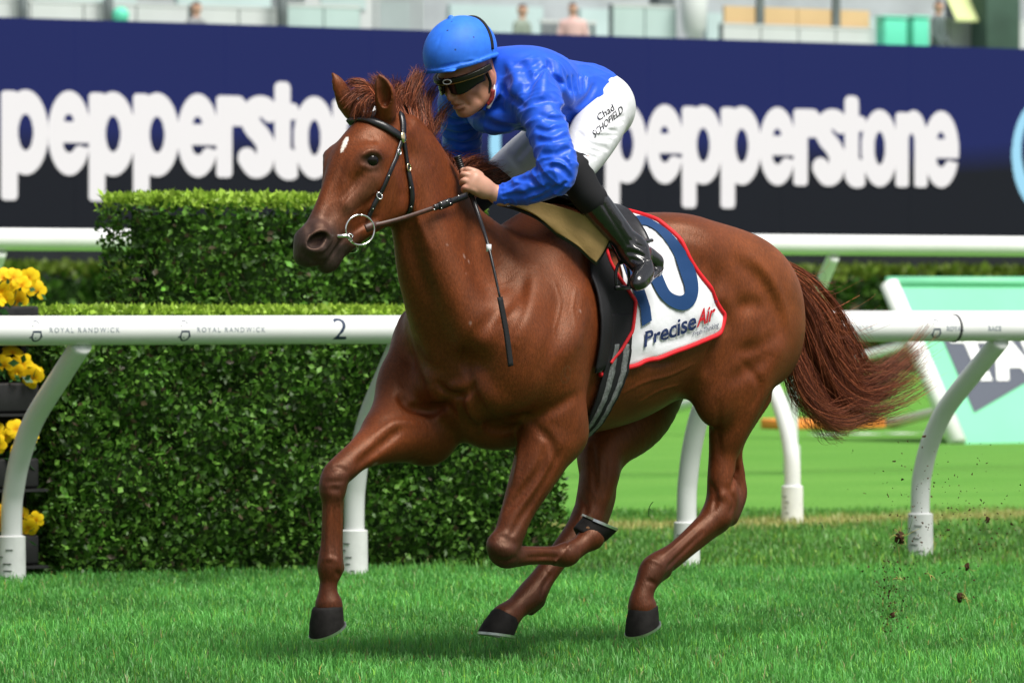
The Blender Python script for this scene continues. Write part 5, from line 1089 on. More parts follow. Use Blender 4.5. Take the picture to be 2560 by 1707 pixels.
# ================================================================ running rails
m_pvc = mat('white_pvc', (.70, .715, .71), .28, .5, noise=(3, .04), coat=.15)
m_pvc_s = mat('white_pvc_sleeve', (.66, .68, .665), .4, .5, noise=(14, .10))
m_rub = mat('black_rubber', (.015, .016, .018), .5, .4, noise=(20, .3))
m_print = mat('navy_print', (.02, .035, .075), .5, .3)
m_print_g = mat('grey_print', (.22, .25, .29), .5, .3)
m_scuff = mat('dark_scuff', (.05, .06, .05), .8, .2)
PROF = [(0, 0), (0, .30), (.02, .42), (.066, .55), (.164, .71), (.346, .89), (.500, 1.035)]
def rail_post(base, away, hscale, lab, group, name='rail_post', r=.046, turn=-1, reach=1.0):
    """gooseneck post; the neck leans towards -away*turn"""
    o = empty(name, (base[0], base[1], float(ground_z(base[0], base[1]))))
    n = np.array(away) * turn
    pts = [(n[0] * a * reach, n[1] * a * reach, z * hscale) for a, z in PROF]
    MB().tube(spline(pts, 6), r, 16).build('neck', m_pvc, o)
    s = MB(); s.tube([(0, 0, -.02), (0, 0, .2), (0, 0, .205)], [.062, .060, .052], 18); edge_split(s.build('sleeve', m_pvc_s, o), 50)
    k = MB()
    for q in range(5):     # scuff marks on the sleeve
        a = math.atan2(-1, -.35) + random.uniform(-.5, .3); zz = .025 + .03 * q
        c = np.array((math.cos(a) * .0615, math.sin(a) * .0615, zz)); tdir = np.array((-math.sin(a), math.cos(a), 0)); hw = random.uniform(.008, .02)
        k.tube([c - tdir * hw, c + tdir * hw], .0022, 5)
    k.build('scuff', m_scuff, o)['kind'] = 'stuff'
    return tag(o, lab, 'rail post', group)
random.seed(5)
near = [(-2.47, .13), (-.89, -.12), (.875, -.16), (2.43, .12)]
LAB = ['white gooseneck rail post in front of the yellow flower stand', 'white gooseneck rail post behind the horse\'s reaching foreleg and against the hedge', 'white gooseneck rail post seen between the horse\'s hind legs',
       'white gooseneck rail post right of the horse, in front of the green banner']
for (s, w_), lab in zip(near, LAB): rail_post(rl(s, w_)[:2], RW, 1.0, lab, 'gooseneck posts of the near running rail', reach=(.5 + w_) / .5)
def rail(name, a, b, r, lab, groove=False):
    o = empty(name, (a[0], a[1], 0)); d = np.array(b) - np.array(a)
    n = 40; pts = [d * t for t in np.linspace(0, 1, n)]; pts = [(p[0], p[1], a[2] + p[2]) for p in pts]
    MB().tube(pts, r, 32).build('tube', m_pvc, o)
    return tag(o, lab, 'rail'), d
RZ = 1.092; RR = .0625; RO = -.50
near_rail, _ = rail('running_rail', rl(-6, RO, RZ), rl(7, RO, RZ), RR, 'long white tubular near rail printed with black lettering')
def on_rail(V, s0, ang0=0.0, scale=1.0, r=RR + .0006):
    """wrap flat lettering (x along, y up) round the rail's camera side"""
    out = []
    for x, y, *_ in V:
        a = ang0 + y * scale / r                                   # angle up from the horizontal facing the camera
        p = rl(s0 + x * scale, RO - r * math.cos(a), RZ + r * math.sin(a)); out.append(p - np.array([*rl(-6, RO)[:2], 0]))
    return out
def rail_text(s, s0, size, ang, m=m_print, spacing=1.0, bold=0.0, name='lettering'):
    V, Q = bm_arrays(text_mesh(s, size, bold, spacing)); mobj(name, on_rail(V, s0, ang), Q, m, near_rail, False)
def rail_emblem(s0, m=m_print, sc=1.3):
    k = MB()
    def ln(p, wd=.0016):
        for a, b in zip(p[:-1], p[1:]):
            a, b = np.array(a), np.array(b); d = b - a; d /= np.linalg.norm(d) + 1e-9; n = np.array([-d[1], d[0]]) * wd
            k.add([(*(a - n - d * wd * .5), 0), (*(b - n + d * wd * .5), 0), (*(b + n + d * wd * .5), 0), (*(a + n - d * wd * .5), 0)], [(0, 1, 2, 3)])
    ln([(.016 * math.cos(t) , -.012 + .020 * math.sin(t)) for t in np.linspace(-3.6, .5, 16)], .0026)
    ln([(-.014, .002), (.014, .002)], .0028); ln([(.001, .002), (-.003, -.020)], .0020)
    ln([(-.014, .002), (-.015, .022), (-.008, .038), (.002, .040), (.010, .030), (.014, .002)], .0018); ln([(-.002, .040), (-.006, .002)], .0012)
    ln([(-.016, -.014), (-.024, -.018)], .0024); ln([(.015, -.016), (.020, -.014)], .0022)
    mobj('emblem', on_rail(k.V, s0, -.12, sc), k.Q, m, near_rail, False)
def s_at(u, w=RO - RR):
    k = (u - 1280) / 14222; o = R0 + RW * w
    return float((k * o[1] - o[0]) / (RD[0] - k * RD[1]))
for ue, ut in ((93, 123), (464, 492)):
    rail_emblem(s_at(ue)); rail_text('ROYAL RANDWICK', s_at(ut), .030, -.13, m_print_g, 1.36, .0004)
rail_text('2', s_at(834), .150, -.72, m_print, 1, .0008); rail_text('T', s_at(986), .03, .52, m_print_g)
rail_text('RANDWICK', s_at(2095), .030, -.13, m_print_g, 1.36, .0002); rail_emblem(s_at(2343)); rail_text('ROYAL', s_at(2366), .030, -.2, m_print_g, 1.1, .0012)
rail_text('RACE', s_at(2470), .030, -.2, m_print_g, 1.1, .0012)
k = MB(); k.tube([rl(s_at(2402), RO, RZ) - [*rl(-6, RO)[:2], 0], rl(s_at(2402) + .012, RO, RZ) - [*rl(-6, RO)[:2], 0]], RR + .003, 28); k.build('joint_clamp', m_rub, near_rail)
# second rail, leaning the other way over the inner track
B2 = np.array([1.546, 31.37]); r2 = empty('running_rail', (*(B2 + RW * .5), 0)); k = MB()
k.tube([(RD[0] * t, RD[1] * t, 1.10) for t in np.linspace(-6, 6, 20)], .066, 24); k.build('tube', m_pvc, r2)
tag(r2, 'white tubular rail just behind and above the near rail at right', 'rail')
rail_post(B2, RW, 1.0, 'white gooseneck post leaning left, beside the horse\'s left hock', 'gooseneck posts of the inner rail', turn=1)
rail_post(B2 - RD * 2.0, RW, 1.0, 'white gooseneck post mostly hidden behind the horse\'s hind legs', 'gooseneck posts of the inner rail', turn=1)
# far rail on taller posts
B3 = np.array([2.26, 40.0]); r3 = empty('running_rail', (*B3, 0)); k = MB()
k.tube([(RD[0] * t, RD[1] * t, 1.62) for t in np.linspace(-11, 8, 20)], .072, 24); k.build('tube', m_pvc, r3)
tag(r3, 'blurred far white rail running in front of the dark screen', 'rail')
for s, lab in ((0.0, 'slanting white post of the far rail above the horse\'s tail'), (-6.6, 'white post of the far rail behind the flower stand')):
    rail_post(B3 + RD * s + RW * .5, RW, 1.49, lab, 'posts of the far rail')

# ================================================================ clipped hedges
m_leaf = add_translucent(mat('hedge_leaf', (.05, .15, .03), .45, .3, attr='Col'), .3)
m_core = mat('hedge_core', (.018, .042, .010), .95, .1, noise=(25, .5))
m_twig = mat('hedge_twig', (.09, .07, .045), .9, .1)
def hedge(name, lab, s0, s1, w0, w1, z0, z1, n, seed, fresh_top=True, org=R0, size=.030, tone=1.0):
    """box of clipped foliage in the rail frame"""
    r = np.random.default_rng(seed); o = empty(name, tuple(rl((s0 + s1) / 2, (w0 + w1) / 2, z0, org))); o.rotation_euler = (0, 0, RANG)
    L_, W_, H_ = s1 - s0, w1 - w0, z1 - z0; ins = .09
    MB().box((0, 0, H_ / 2 - ins / 2), (L_ - 2 * ins, W_ - 2 * ins, H_ - ins), bev=.02).build('core', m_core, o)
    # leaves near the faces: front, top, two ends, back
    A = np.array([L_ * H_, L_ * W_ * 1.3, W_ * H_, W_ * H_, L_ * H_ * .35]); face = r.choice(5, n, p=A / A.sum())
    u, v = r.random(n), r.random(n); d = np.abs(r.normal(0, .035, n)) - .012
    P = np.empty((n, 3)); N = np.empty((n, 3))
    lump = lambda a, b: .030 * np.sin(a * 7 + seed) * np.sin(b * 9 + 1) + .018 * np.sin(a * 19 + 2) * np.sin(b * 17)
    for f, (c, nn) in enumerate((((u - .5) * L_, (0, -1, 0)), ((u - .5) * L_, (0, 0, 1)), ((u - .5) * W_, (-1, 0, 0)), ((u - .5) * W_, (1, 0, 0)), ((u - .5) * L_, (0, 1, 0)))):
        k = face == f; N[k] = nn; dd = d[k] + lump(c[k], v[k] * 2)
        if f == 0: P[k] = np.column_stack([c[k], -W_ / 2 + dd, v[k] * H_])
        elif f == 1: P[k] = np.column_stack([c[k], (v[k] - .5) * W_, H_ - .012 - (d[k] + .35 * lump(c[k], v[k] * 2)) * .6])
        elif f == 2: P[k] = np.column_stack([-L_ / 2 + dd, c[k], v[k] * H_])
        elif f == 3: P[k] = np.column_stack([L_ / 2 - dd, c[k], v[k] * H_])
        else: P[k] = np.column_stack([c[k], W_ / 2 - dd, v[k] * H_])
    D = N * .55 + np.array([0, 0, .25]) + r.normal(0, .62, (n, 3)); D /= np.linalg.norm(D, axis=1, keepdims=True)      # leaf direction
    S = np.cross(D, N + r.normal(0, .6, (n, 3))); S /= np.linalg.norm(S, axis=1, keepdims=True) + 1e-9; M = np.cross(S, D)
    ln = size * r.uniform(.45, 1.5, n)[:, None]; wd = ln * r.uniform(.26, .36, n)[:, None]
    V = np.stack([P, P + D * ln * .45 - S * wd + M * ln * .06, P + D * ln, P + D * ln * .45 + S * wd + M * ln * .06, P + D * ln * .5 - M * ln * .05], 1)
    q = np.arange(n)[:, None] * 5; T = np.concatenate([q + [0, 1, 4], q + [1, 2, 4], q + [2, 3, 4], q + [3, 0, 4]], 1).reshape(-1, 3)
    base = np.array([.042, .112, .016]) * tone
    C = base * np.exp(r.normal(0, .42, n) + .35 * np.sin(P[:, 0] * 11 + np.sin(P[:, 2] * 9)) * np.sin(P[:, 2] * 13 + np.sin(P[:, 0] * 7)))[:, None] * np.array([1, 1, .8])
    k = r.random(n) < .30; C[k] = np.array([.115, .25, .036]) * r.uniform(.7, 1.5, (k.sum(), 1)) * tone
    k = r.random(n) < .05; C[k] = np.array([.075, .060, .030]) * r.uniform(.5, 1.2, (k.sum(), 1))
    if fresh_top:      # new growth on the clipped top
        k = (P[:, 2] > H_ - .055 + r.normal(0, .012, n)); C[k] = np.array([.34, .52, .06]) * tone ** 2 * r.uniform(.6, 1.25, (k.sum(), 1))
    me = make_mesh('foliage', V.reshape(-1, 3), T, True); vcol(me, 'Col', np.repeat(np.clip(C, .003, .9)[:, None], 5, 1).reshape(-1, 3)); me.materials.append(m_leaf)
    fo = link(bpy.data.objects.new('foliage', me), o); fo['kind'] = 'stuff'
    tw = MB()
    for _ in range(46):
        x, z = r.uniform(-L_ / 2 + .05, L_ / 2 - .05), r.uniform(.05, H_ * .8); p = np.array((x, -W_ / 2 + r.uniform(.02, .07), z)); q_ = p + np.array((r.normal(0, .05), -r.uniform(0, .03), r.uniform(.05, .14)))
        tw.tube([p, q_], [.003, .0015], 4)
    tw.build('twigs', m_twig, o)['kind'] = 'stuff'
    return tag(o, lab, 'hedge')
hedge('hedge', 'low clipped front hedge behind the near rail, below the taller one', -2.14, .50, .30, .92, 0, 1.175, 46000, 11, size=.032)
hedge('hedge', 'tall clipped hedge block with bright new tips rising above the rail', -1.334, .48, .93, 1.38, 0, 1.70, 30000, 12, size=.033)
# far long low hedge under the screen
hedge('hedge', 'long dark blurred hedge at the far edge of the lawn', -9, 11, -.5, .5, .45, 1.56, 26000, 13, True, np.array([0, 62.0]), .11, .62)
# ================================================================ LED advertising screen
BO = np.array([0.0, 66.0])
scr = empty('advertising_screen', tuple(rl(0, 0, 0, BO))); scr.rotation_euler = (0, 0, RANG)
tag(scr, 'long navy and black LED advertising screen with white rounded lettering', 'screen')
m_led = bpy.data.materials.new('led_panel'); m_led.use_nodes = True; t = m_led.node_tree; b = t.nodes['Principled BSDF']; L = t.links.new
tc = t.nodes.new('ShaderNodeTexCoord'); sx = t.nodes.new('ShaderNodeSeparateXYZ'); L(tc.outputs['Object'], sx.inputs[0])
nz = t.nodes.new('ShaderNodeTexNoise'); nz.inputs['Scale'].default_value = .35; nz.inputs['Detail'].default_value = 3; L(tc.outputs['Object'], nz.inputs['Vector'])
ad = t.nodes.new('ShaderNodeMath'); ad.operation = 'MULTIPLY_ADD'; L(nz.outputs['Fac'], ad.inputs[0]); ad.inputs[1].default_value = .5; L(sx.outputs['Z'], ad.inputs[2])
mr = t.nodes.new('ShaderNodeMapRange'); mr.inputs['From Min'].default_value = 3.05; mr.inputs['From Max'].default_value = 3.40; L(ad.outputs[0], mr.inputs['Value'])
cr = t.nodes.new('ShaderNodeValToRGB'); cr.color_ramp.elements[0].color = (.009, .011, .015, 1); cr.color_ramp.elements[1].color = (.013, .021, .120, 1); L(mr.outputs[0], cr.inputs['Fac'])
b.inputs['Base Color'].default_value = (.006, .006, .008, 1); b.inputs['Roughness'].default_value = .7; b.inputs['Specular IOR Level'].default_value = .05
L(cr.outputs[0], b.inputs['Emission Color']); b.inputs['Emission Strength'].default_value = LEDK
m_case = mat('screen_case', (.010, .012, .016), .6, .3, noise=(2, .2)); m_word = mat('led_white', (.80, .78, .77), .6, .1, emit=LEDK * 1.17); m_cyan = mat('led_cyan', (.38, .76, .98), .6, .1, emit=LEDK)
for m_ in (m_word, m_cyan): m_.node_tree.nodes['Principled BSDF'].inputs['Base Color'].default_value = (.01, .01, .012, 1); m_.node_tree.nodes['Principled BSDF'].inputs['Specular IOR Level'].default_value = .05      # unlit diodes are black
BZ0, BZ1 = 2.03, 4.35; PW = 1.92; x0 = -9.6
for i_ in range(10): MB().box((x0 + PW * (i_ + .5), .06, (BZ0 + BZ1) / 2), (PW - .004, .12, BZ1 - BZ0), bev=.002).build('led_panel', m_led, scr, False)
MB().box((0, .06, 1.45), (19.2, .10, 1.14)).build('skirt', m_case, scr, False)
for i_ in range(11): MB().box((x0 + PW * i_, .19, 2.4), (.08, .12, 3.9)).build('support', m_case, scr, False)
def sb(u):      # position along the screen under a survey column
    k = (u - 1280) / 14222; return float(k * BO[1] / (RD[0] - k * RD[1]))
def letter(ch, x, base, xh):
    """rounded heavy lower-case letter, x = left reference, xh = x-height in metres"""
    h = .016; F = Field((x - .35 * xh, -.035, base - .40 * xh), (x + 1.0 * xh, .011, base + 1.30 * xh), h); sl, (X, Y, Z) = F.sub((-99, -9, -9), (99, 9, 99))
    a, c = (X - x) / xh, (Z - base) / xh
    def ell(cx, cy, rx, ry): k0 = np.sqrt(((a - cx) / rx) ** 2 + ((c - cy) / ry) ** 2); return (k0 - 1) * min(rx, ry)
    def box(x0_, x1_, y0_, y1_, r=.05): dx = np.abs(a - (x0_ + x1_) / 2) - (x1_ - x0_) / 2 + r; dy = np.abs(c - (y0_ + y1_) / 2) - (y1_ - y0_) / 2 + r; return np.sqrt(np.maximum(dx, 0) ** 2 + np.maximum(dy, 0) ** 2) + np.minimum(np.maximum(dx, dy), 0) - r
    mn = np.minimum; mxm = np.maximum
    if ch == 'p': d = mn(mxm(ell(.325, .5, .30, .5), -ell(.325, .5, .10, .215)), box(0, .215, -.30, .985)); d = mxm(d, -ell(.325, .5, .10, .215))
    elif ch == 'e':
        d = ell(.28, .5, .285, .5); d = mxm(d, -mxm(ell(.275, .635, .065, .09), .635 - c)); d = mxm(d, -mxm(ell(.28, .385, .085, .115), c - .385)); d = mxm(d, -box(.30, .70, .335, .385, .01)); d = mn(d, ell(.42, .27, .085, .085))
    elif ch == 'o': d = mxm(ell(.29, .5, .29, .5), -ell(.29, .5, .088, .215))
    elif ch == 'r': d = mn(box(0, .215, 0, .985), mn(box(.1, .385, .74, .985, .08), mxm(ell(.30, .56, .20, .42), .62 - c)))
    elif ch == 'n': d = mn(box(0, .205, 0, .97), mn(box(.305, .51, 0, .80), mxm(mxm(ell(.29, .60, .22, .40), .60 - c), -mxm(ell(.255, .60, .05, .10), .55 - c))))
    elif ch == 't': d = mn(box(0, .22, .10, 1.17, .08), mn(box(-.075, .335, .71, .91, .07), mxm(ell(.20, .17, .20, .19), a - .32)))
    elif ch == 's':
        pts = spline([(.44, .80), (.36, .86), (.24, .85), (.16, .74), (.20, .62), (.32, .50), (.39, .36), (.34, .17), (.22, .13), (.12, .24)], 5); d = np.full(X.shape[:1] + (1,) + Z.shape[2:], 9.0)
        for p, q in zip(pts[:-1], pts[1:]):
            ba = q - p; tt = np.clip(((a - p[0]) * ba[0] + (c - p[1]) * ba[1]) / (ba @ ba), 0, 1); d = mn(d, np.sqrt((a - p[0] - tt * ba[0]) ** 2 + (c - p[1] - tt * ba[1]) ** 2) - .128)
    F.D = np.maximum(d * xh + 0 * Y, np.maximum(-.026 - Y, Y - .004)).astype(np.float32)
    mobj('letter', *F.mesh(), m_word, scr, False)
POS = [('p', 0), ('e', .626), ('p', 1.17), ('p', 1.77), ('e', 2.375), ('r', 2.91), ('s', 3.215), ('t', 3.72), ('o', 3.99), ('n', 4.54), ('e', 5.0)]
XH = .935; zb = 1.2 + (762 - 438) / 14222 * 62.6
for s0 in (sb(2), sb(1512)):
    for ch, dx in POS: letter(ch, s0 + dx * XH, zb, XH)
for s0 in (sb(1318), sb(2612)):     # pale blue ring emblem between the words
    F = Field((s0 - .75, -.035, zb - .5), (s0 + .75, .011, zb + 1.5), .018); sl, (X, Y, Z) = F.sub((-99, -9, -9), (99, 9, 99)); a, c = X - s0, Z - zb - .42
    k0 = np.sqrt((a / .52) ** 2 + (c / .72) ** 2); k1 = np.sqrt(((a + .05) / .33) ** 2 + ((c - .05) / .50) ** 2); F.D = np.maximum(np.maximum((k0 - 1) * .5, -(k1 - 1) * .33) + 0 * Y, np.maximum(-.026 - Y, Y - .004)).astype(np.float32)
    mobj('emblem', *F.mesh(), m_cyan, scr, False)

# ================================================================ green banner frame on the lawn
m_mint = mat('mint_vinyl', (.17, .56, .33), .45, .4, noise=(1.5, .06)); m_slate = mat('slate_print', (.075, .085, .115), .5, .3); m_wtrim = mat('white_trim', (.82, .83, .82), .5, .3)
ab_ = empty('a_frame_banner', (3.30, 50.0, 0)); ab_.rotation_euler = (0, 0, RANG); tag(ab_, 'mint green A-frame banner with white edges and a grey emblem, right of the tail', 'banner')
BL, BD, BH = 3.4, 1.00, 1.40
n_ = np.array((0, -BH, BD)); n_ /= np.linalg.norm(n_)
def face_pt(x, t_): return np.array((x, -BD * (1 - t_), BH * t_))        # t_: 0 foot, 1 top edge
V = [face_pt(x, tt) + n_ * d_ for d_ in (0, -.05) for x in (0, BL) for tt in (0.0, 1)]
MB().add(V, [(0, 2, 3, 1), (4, 5, 7, 6), (0, 1, 5, 4), (2, 6, 7, 3), (0, 4, 6, 2), (1, 3, 7, 5)]).build('panel', m_mint, ab_, False)
for xe in (0, BL): MB().tube([face_pt(xe, .0) + n_ * .01, face_pt(xe, .98) + n_ * .01], .085, 12).build('edge_roll', m_wtrim, ab_)
MB().add([face_pt(x, y) + n_ * .006 for x, y in ((.33, .185), (1.95, .60), (1.95, .78), (.33, .78))], [(0, 1, 2, 3)]).build('emblem', m_slate, ab_, False)
Vt, Qt = bm_arrays(text_mesh('TAB', .66, .035, .92)); mobj('lettering', [face_pt(.42 + x * .95, .40 + y * .60) + n_ * .014 for x, y, *_ in Vt], Qt, m_wtrim, ab_, False)
MB().tube([(0, .0, BH), (BL, .0, BH)], .05, 10).build('top_roll', m_mint, ab_)
for xe in (0, BL): MB().tube([face_pt(xe, .62), (xe - .1, 4.6, .0)], .05, 10).build('strut', m_wtrim, ab_)
# orange board and a white prop lying on the lawn
m_or = mat('orange_board', (.90, .30, .06), .6, .3, noise=(4, .1)); ob = MB(); ob.box((0, 0, .05), (1.15, .5, .10), bev=.02); o_ = ob.build('ground_board', m_or); o_.location = (3.02, 55.2, 0); o_.rotation_euler = (0, 0, RANG)
tag(o_, 'low orange board lying on the lawn beyond the rails', 'board')
o_ = empty('line_marking', (3.15, 52.6, 0)); o_.rotation_euler = (0, 0, RANG); tag(o_, 'faint broken white paint line on the far lawn', 'line marking')
for i_ in range(4): MB().box((-.3 + i_ * .42, 0, .006), (.26, .22, .004)).build('dash', m_wtrim, o_, False)

# ================================================================ flower stand
m_tray = mat('black_trough', (.012, .012, .013), .55, .4, noise=(14, .3)); m_petal = add_translucent(mat('yellow_petal', (.80, .47, .010), .6, .2, attr='Col'), .3); m_fl = add_translucent(mat('pansy_leaf', (.03, .10, .025), .5, .3, noise=(30, .4)), .25)
fs = empty('flower_stand', tuple(rl(-2.93, .46))); fs.rotation_euler = (0, 0, RANG); tag(fs, 'black tiered stand at the left edge holding troughs of flowers', 'plant stand')
TZ = (1.19, .855, .525, .19); W_ = 1.5
for xs_ in (-W_ / 2, W_ / 2): MB().box((xs_, .12, .56), (.03, .03, 1.12)).build('upright', m_tray, fs, False)
MB().box((0, .16, .56), (W_, .02, 1.08)).build('back_board', m_tray, fs, False)
for z_ in TZ: MB().box((0, 0, z_ - .135), (W_, .25, .012)).build('shelf', m_tray, fs, False)
def pansy(r):
    """five rounded petals round a centre"""
    V = []; Q = []; C = []
    for a, sz, tilt in ((90, 1.0, .30), (150, .95, .2), (30, .95, .2), (205, .9, .05), (335, .9, .05)):
        a = math.radians(a); d = np.array((math.cos(a), 0, math.sin(a))); s = np.array((-math.sin(a), 0, math.cos(a))); o = len(V)
        for (t_, w__, y) in ((0, .1, 0), (.45, .42, -.10), (.85, .44, -.06), (1.08, .18, .04)): V += [d * t_ * sz + s * w__ * sz + np.array((0, y - tilt * .3, 0)), d * t_ * sz - s * w__ * sz + np.array((0, y - tilt * .3, 0))]; C += [(.80, .36, .006) if t_ < .2 else (.93, .62 + .06 * r.random(), .012)] * 2
        Q += [(o, o + 1, o + 3, o + 2), (o + 2, o + 3, o + 5, o + 4), (o + 4, o + 5, o + 7, o + 6)]
    return np.array(V), Q, C
rf = np.random.default_rng(3); blooms = []
for _ in range(4):
    V, Q, C = pansy(rf); me = make_mesh('flower', V, Q); vcol(me, 'Col', np.array(C)); me.materials.append(m_petal); blooms.append(me)
WHERE = ('topmost', 'second', 'third', 'lowest')
for ti, z_ in enumerate(TZ):
    tr = empty('flower_trough', tuple(rl(-2.93, .46, z_))); tr.rotation_euler = (0, 0, RANG); tag(tr, 'black trough of yellow pansies, %s tier of the stand' % WHERE[ti], 'flower trough', 'troughs of yellow pansies')
    MB().box((0, 0, -.06), (W_ - .06, .20, .13), bev=.012).build('trough', m_tray, tr)
    V = []; Q = []
    for _ in range(420):
        p = np.array((rf.uniform(-W_ / 2 + .04, W_ / 2 - .04), rf.normal(-.03, .06), rf.uniform(-.02, .10))); d = rf.normal(0, 1, 3) + (0, -.6, .5); d /= np.linalg.norm(d); s = np.cross(d, rf.normal(0, 1, 3)); s /= np.linalg.norm(s); o = len(V); l_ = rf.uniform(.03, .06)
        V += [p, p + d * l_ * .5 + s * l_ * .3, p + d * l_, p + d * l_ * .5 - s * l_ * .3]; Q += [(o, o + 1, o + 2, o + 3)]
    mobj('leaves', V, Q, m_fl, tr)['kind'] = 'stuff'
    for _ in range(60):
        x_ = rf.uniform(-W_ / 2 + .03, W_ / 2 - .02); f_ = bpy.data.objects.new('flower', blooms[rf.integers(4)]); link(f_, tr); f_.location = (x_, -.06 + rf.normal(-.03, .04), rf.uniform(.02, .15)); sc = rf.uniform(.036, .052); f_.scale = (sc, sc, sc); f_.rotation_euler = (rf.normal(-.1, .35), rf.normal(0, .5), rf.normal(-.57, .4))
m_bol = mat('black_bollard', (.02, .022, .026), .6, .3, noise=(26, .9)); k = MB(); k.tube([(0, 0, 0), (0, 0, 1.30), (0, 0, 1.42), (0, 0, 1.44)], [.055, .055, .055, .03], 18)
o_ = edge_split(k.build('bollard', m_bol), 40); o_.location = tuple(rl(-2.44, 1.5, 0)); tag(o_, 'speckled black post behind the flowers at the left edge', 'post')
MB().tube([(.06, 0, 0), (.06, 0, 1.36)], .02, 8).build('side_pole', m_wtrim, o_)

# ================================================================ grandstand terrace behind the screen (only its lower front shows)
GO = np.array([0.0, 104.0])
def gp(s, w, z): return tuple(rl(s, w, z, GO))
def sg(u, w=0.0): k = (u - 1280) / 14222; o = GO + RW * w; return float((k * o[1] - o[0]) / (RD[0] - k * RD[1]))
def vz(u, v, w=0.0): s = sg(u, w); y = rl(s, w, 0, GO)[1]; return 1.2 + (762 - v) / 14222 * y
m_conc = mat('pale_concrete', (.42, .45, .45), .8, .2, noise=(.8, .12)); m_grey = mat('grey_cladding', (.34, .37, .385), .7, .3, noise=(1.2, .15)); m_glass = mat('pale_glass_panel', (.40, .51, .50), .25, .5, noise=(.6, .12)); m_dark = mat('dark_column', (.11, .13, .135), .6, .3, noise=(2, .2))
m_wt = mat('white_paint_far', (.50, .53, .53), .6, .3, noise=(1, .06)); m_tanw = mat('tan_hoarding', (.60, .42, .23), .7, .2, noise=(.7, .1)); m_teal = mat('teal_plastic', (.12, .60, .42), .5, .3); m_green = mat('dark_green_paint', (.045, .085, .065), .7, .3, noise=(1.5, .2)); m_lime = mat('lime_fabric', (.55, .62, .30), .7, .2); m_pink = mat('pink_shirt', (.62, .26, .24), .8, .2)
gs = empty('grandstand', gp(0, 0, 0)); gs.rotation_euler = (0, 0, RANG); tag(gs, 'pale blurred grandstand terrace above the advertising screen', 'grandstand')
MB().box((0, 4, 2.3), (44, 8, 4.6)).build('podium', m_conc, gs, False); MB().box((0, 8.2, 7.5), (44, .3, 7)).build('rear_wall', m_grey, gs, False); MB().box((0, 8.0, 11.2), (44, 1.2, .4)).build('roof', m_grey, gs, False)
for i_ in range(14): MB().box((-20 + i_ * 3.1, 8.0, 6.2), (2.2, .12, 1.9)).build('window', m_glass, gs, False)
for u_ in (1700, 2440): MB().box((sg(u_), .6, 7.5), (.34, .34, 6.6)).build('column', m_dark, gs, False)
def far(name, u0, u1, v0, v1, mat_, lab, cat, w=-.2, d=.1, group=None, parts=None):
    s0_, s1_ = sg(u0, w), sg(u1, w); um = (u0 + u1) / 2; z1_, z0_ = vz(um, v0, w), vz(um, v1, w)
    o = empty(name, gp((s0_ + s1_) / 2, w, z0_)); o.rotation_euler = (0, 0, RANG); tag(o, lab, cat, group); Ws, Hs = s1_ - s0_, z1_ - z0_
    return o, Ws, Hs
def panel_fence(u0, u1, v0, v1, mat_, lab, n, w=-.2, bars=False):
    o, Ws, Hs = far('balustrade', u0, u1, v0, v1, mat_, lab, 'balustrade', w)
    if bars:
        for i_ in range(n): MB().box((-Ws / 2 + Ws * (i_ + .5) / n, 0, Hs / 2), (Ws / n * .45, .05, Hs)).build('bar', mat_, o, False)
        MB().box((0, 0, Hs), (Ws, .06, .06)).build('top_rail', m_wt, o, False)
    else:
        for i_ in range(n): MB().box((-Ws / 2 + Ws * (i_ + .5) / n, 0, Hs / 2), (Ws / n - .03, .05, Hs)).build('panel', mat_, o, False)
        MB().box((0, 0, Hs + .03), (Ws, .07, .05)).build('top_rail', m_wt, o, False)
    for i_ in range(n + 1) if not bars else (): MB().box((-Ws / 2 + Ws * i_ / n, .05, Hs / 2), (.05, .05, Hs + .1)).build('post', m_dark, o, False)
panel_fence(-60, 470, 12, 150, m_wt, 'white panelled balustrade at the top left, above the first word', 4); panel_fence(480, 710, 24, 150, m_wt, 'off white balustrade section right of the teal lamp', 2, -.1); panel_fence(715, 900, 20, 150, m_glass, 'pale glass balustrade above the second p of the first word', 2, -.25)
panel_fence(930, 1060, -20, 150, m_grey, 'grey barred fence left of the rider\'s cap', 9, -.15, True); panel_fence(1350, 1490, 56, 150, m_dark, 'dark picket fence above the rider\'s back', 10, -.3, True); panel_fence(1530, 1690, 20, 150, m_glass, 'pale blue green glass balustrade above the rider\'s hips', 2, -.2)
panel_fence(1805, 2180, 72, 160, m_wt, 'white low balustrade under the tan hoarding', 4, -.5); panel_fence(2300, 2440, 55, 170, m_conc, 'grey balustrade near the top right corner', 2, -.3); panel_fence(2530, 2700, 62, 170, m_wt, 'white balustrade at the top right corner', 2, -.3)
o, Ws, Hs = far('hoarding', 1808, 2172, 22, 84, m_tanw, 'tan hoarding boards above the second word', 'hoarding', -.35)
for i_ in range(4): MB().box((-Ws / 2 + Ws * (i_ + .5) / 4, 0, Hs / 2), (Ws / 4 - .02, .06, Hs)).build('board', m_tanw, o, False)
for u_ in (1895, 2085): MB().box((sg(u_, -.35) - (sg(1808, -.35) + sg(2172, -.35)) / 2, -.06, Hs / 2), (.16, .06, Hs + 1.2)).build('post', m_dark, o, False)
def far_post(u, w_, lab, mat_=m_dark, v0=-60):
    o, Ws, Hs = far('lamp_post', u - w_ / 2, u + w_ / 2, v0, 140, mat_, lab, 'post', -.45); MB().tube([(0, 0, 0), (0, 0, Hs)], Ws / 2, 12).build('shaft', mat_, o); MB().box((0, 0, .05), (Ws * 1.5, Ws * 1.5, .1)).build('base', mat_, o, False)
far_post(58, 22, 'dark thin post in the top left corner'); far_post(272, 22, 'dark thin post left of the teal lamp'); far_post(706, 24, 'dark thin post above the third p of the first word')
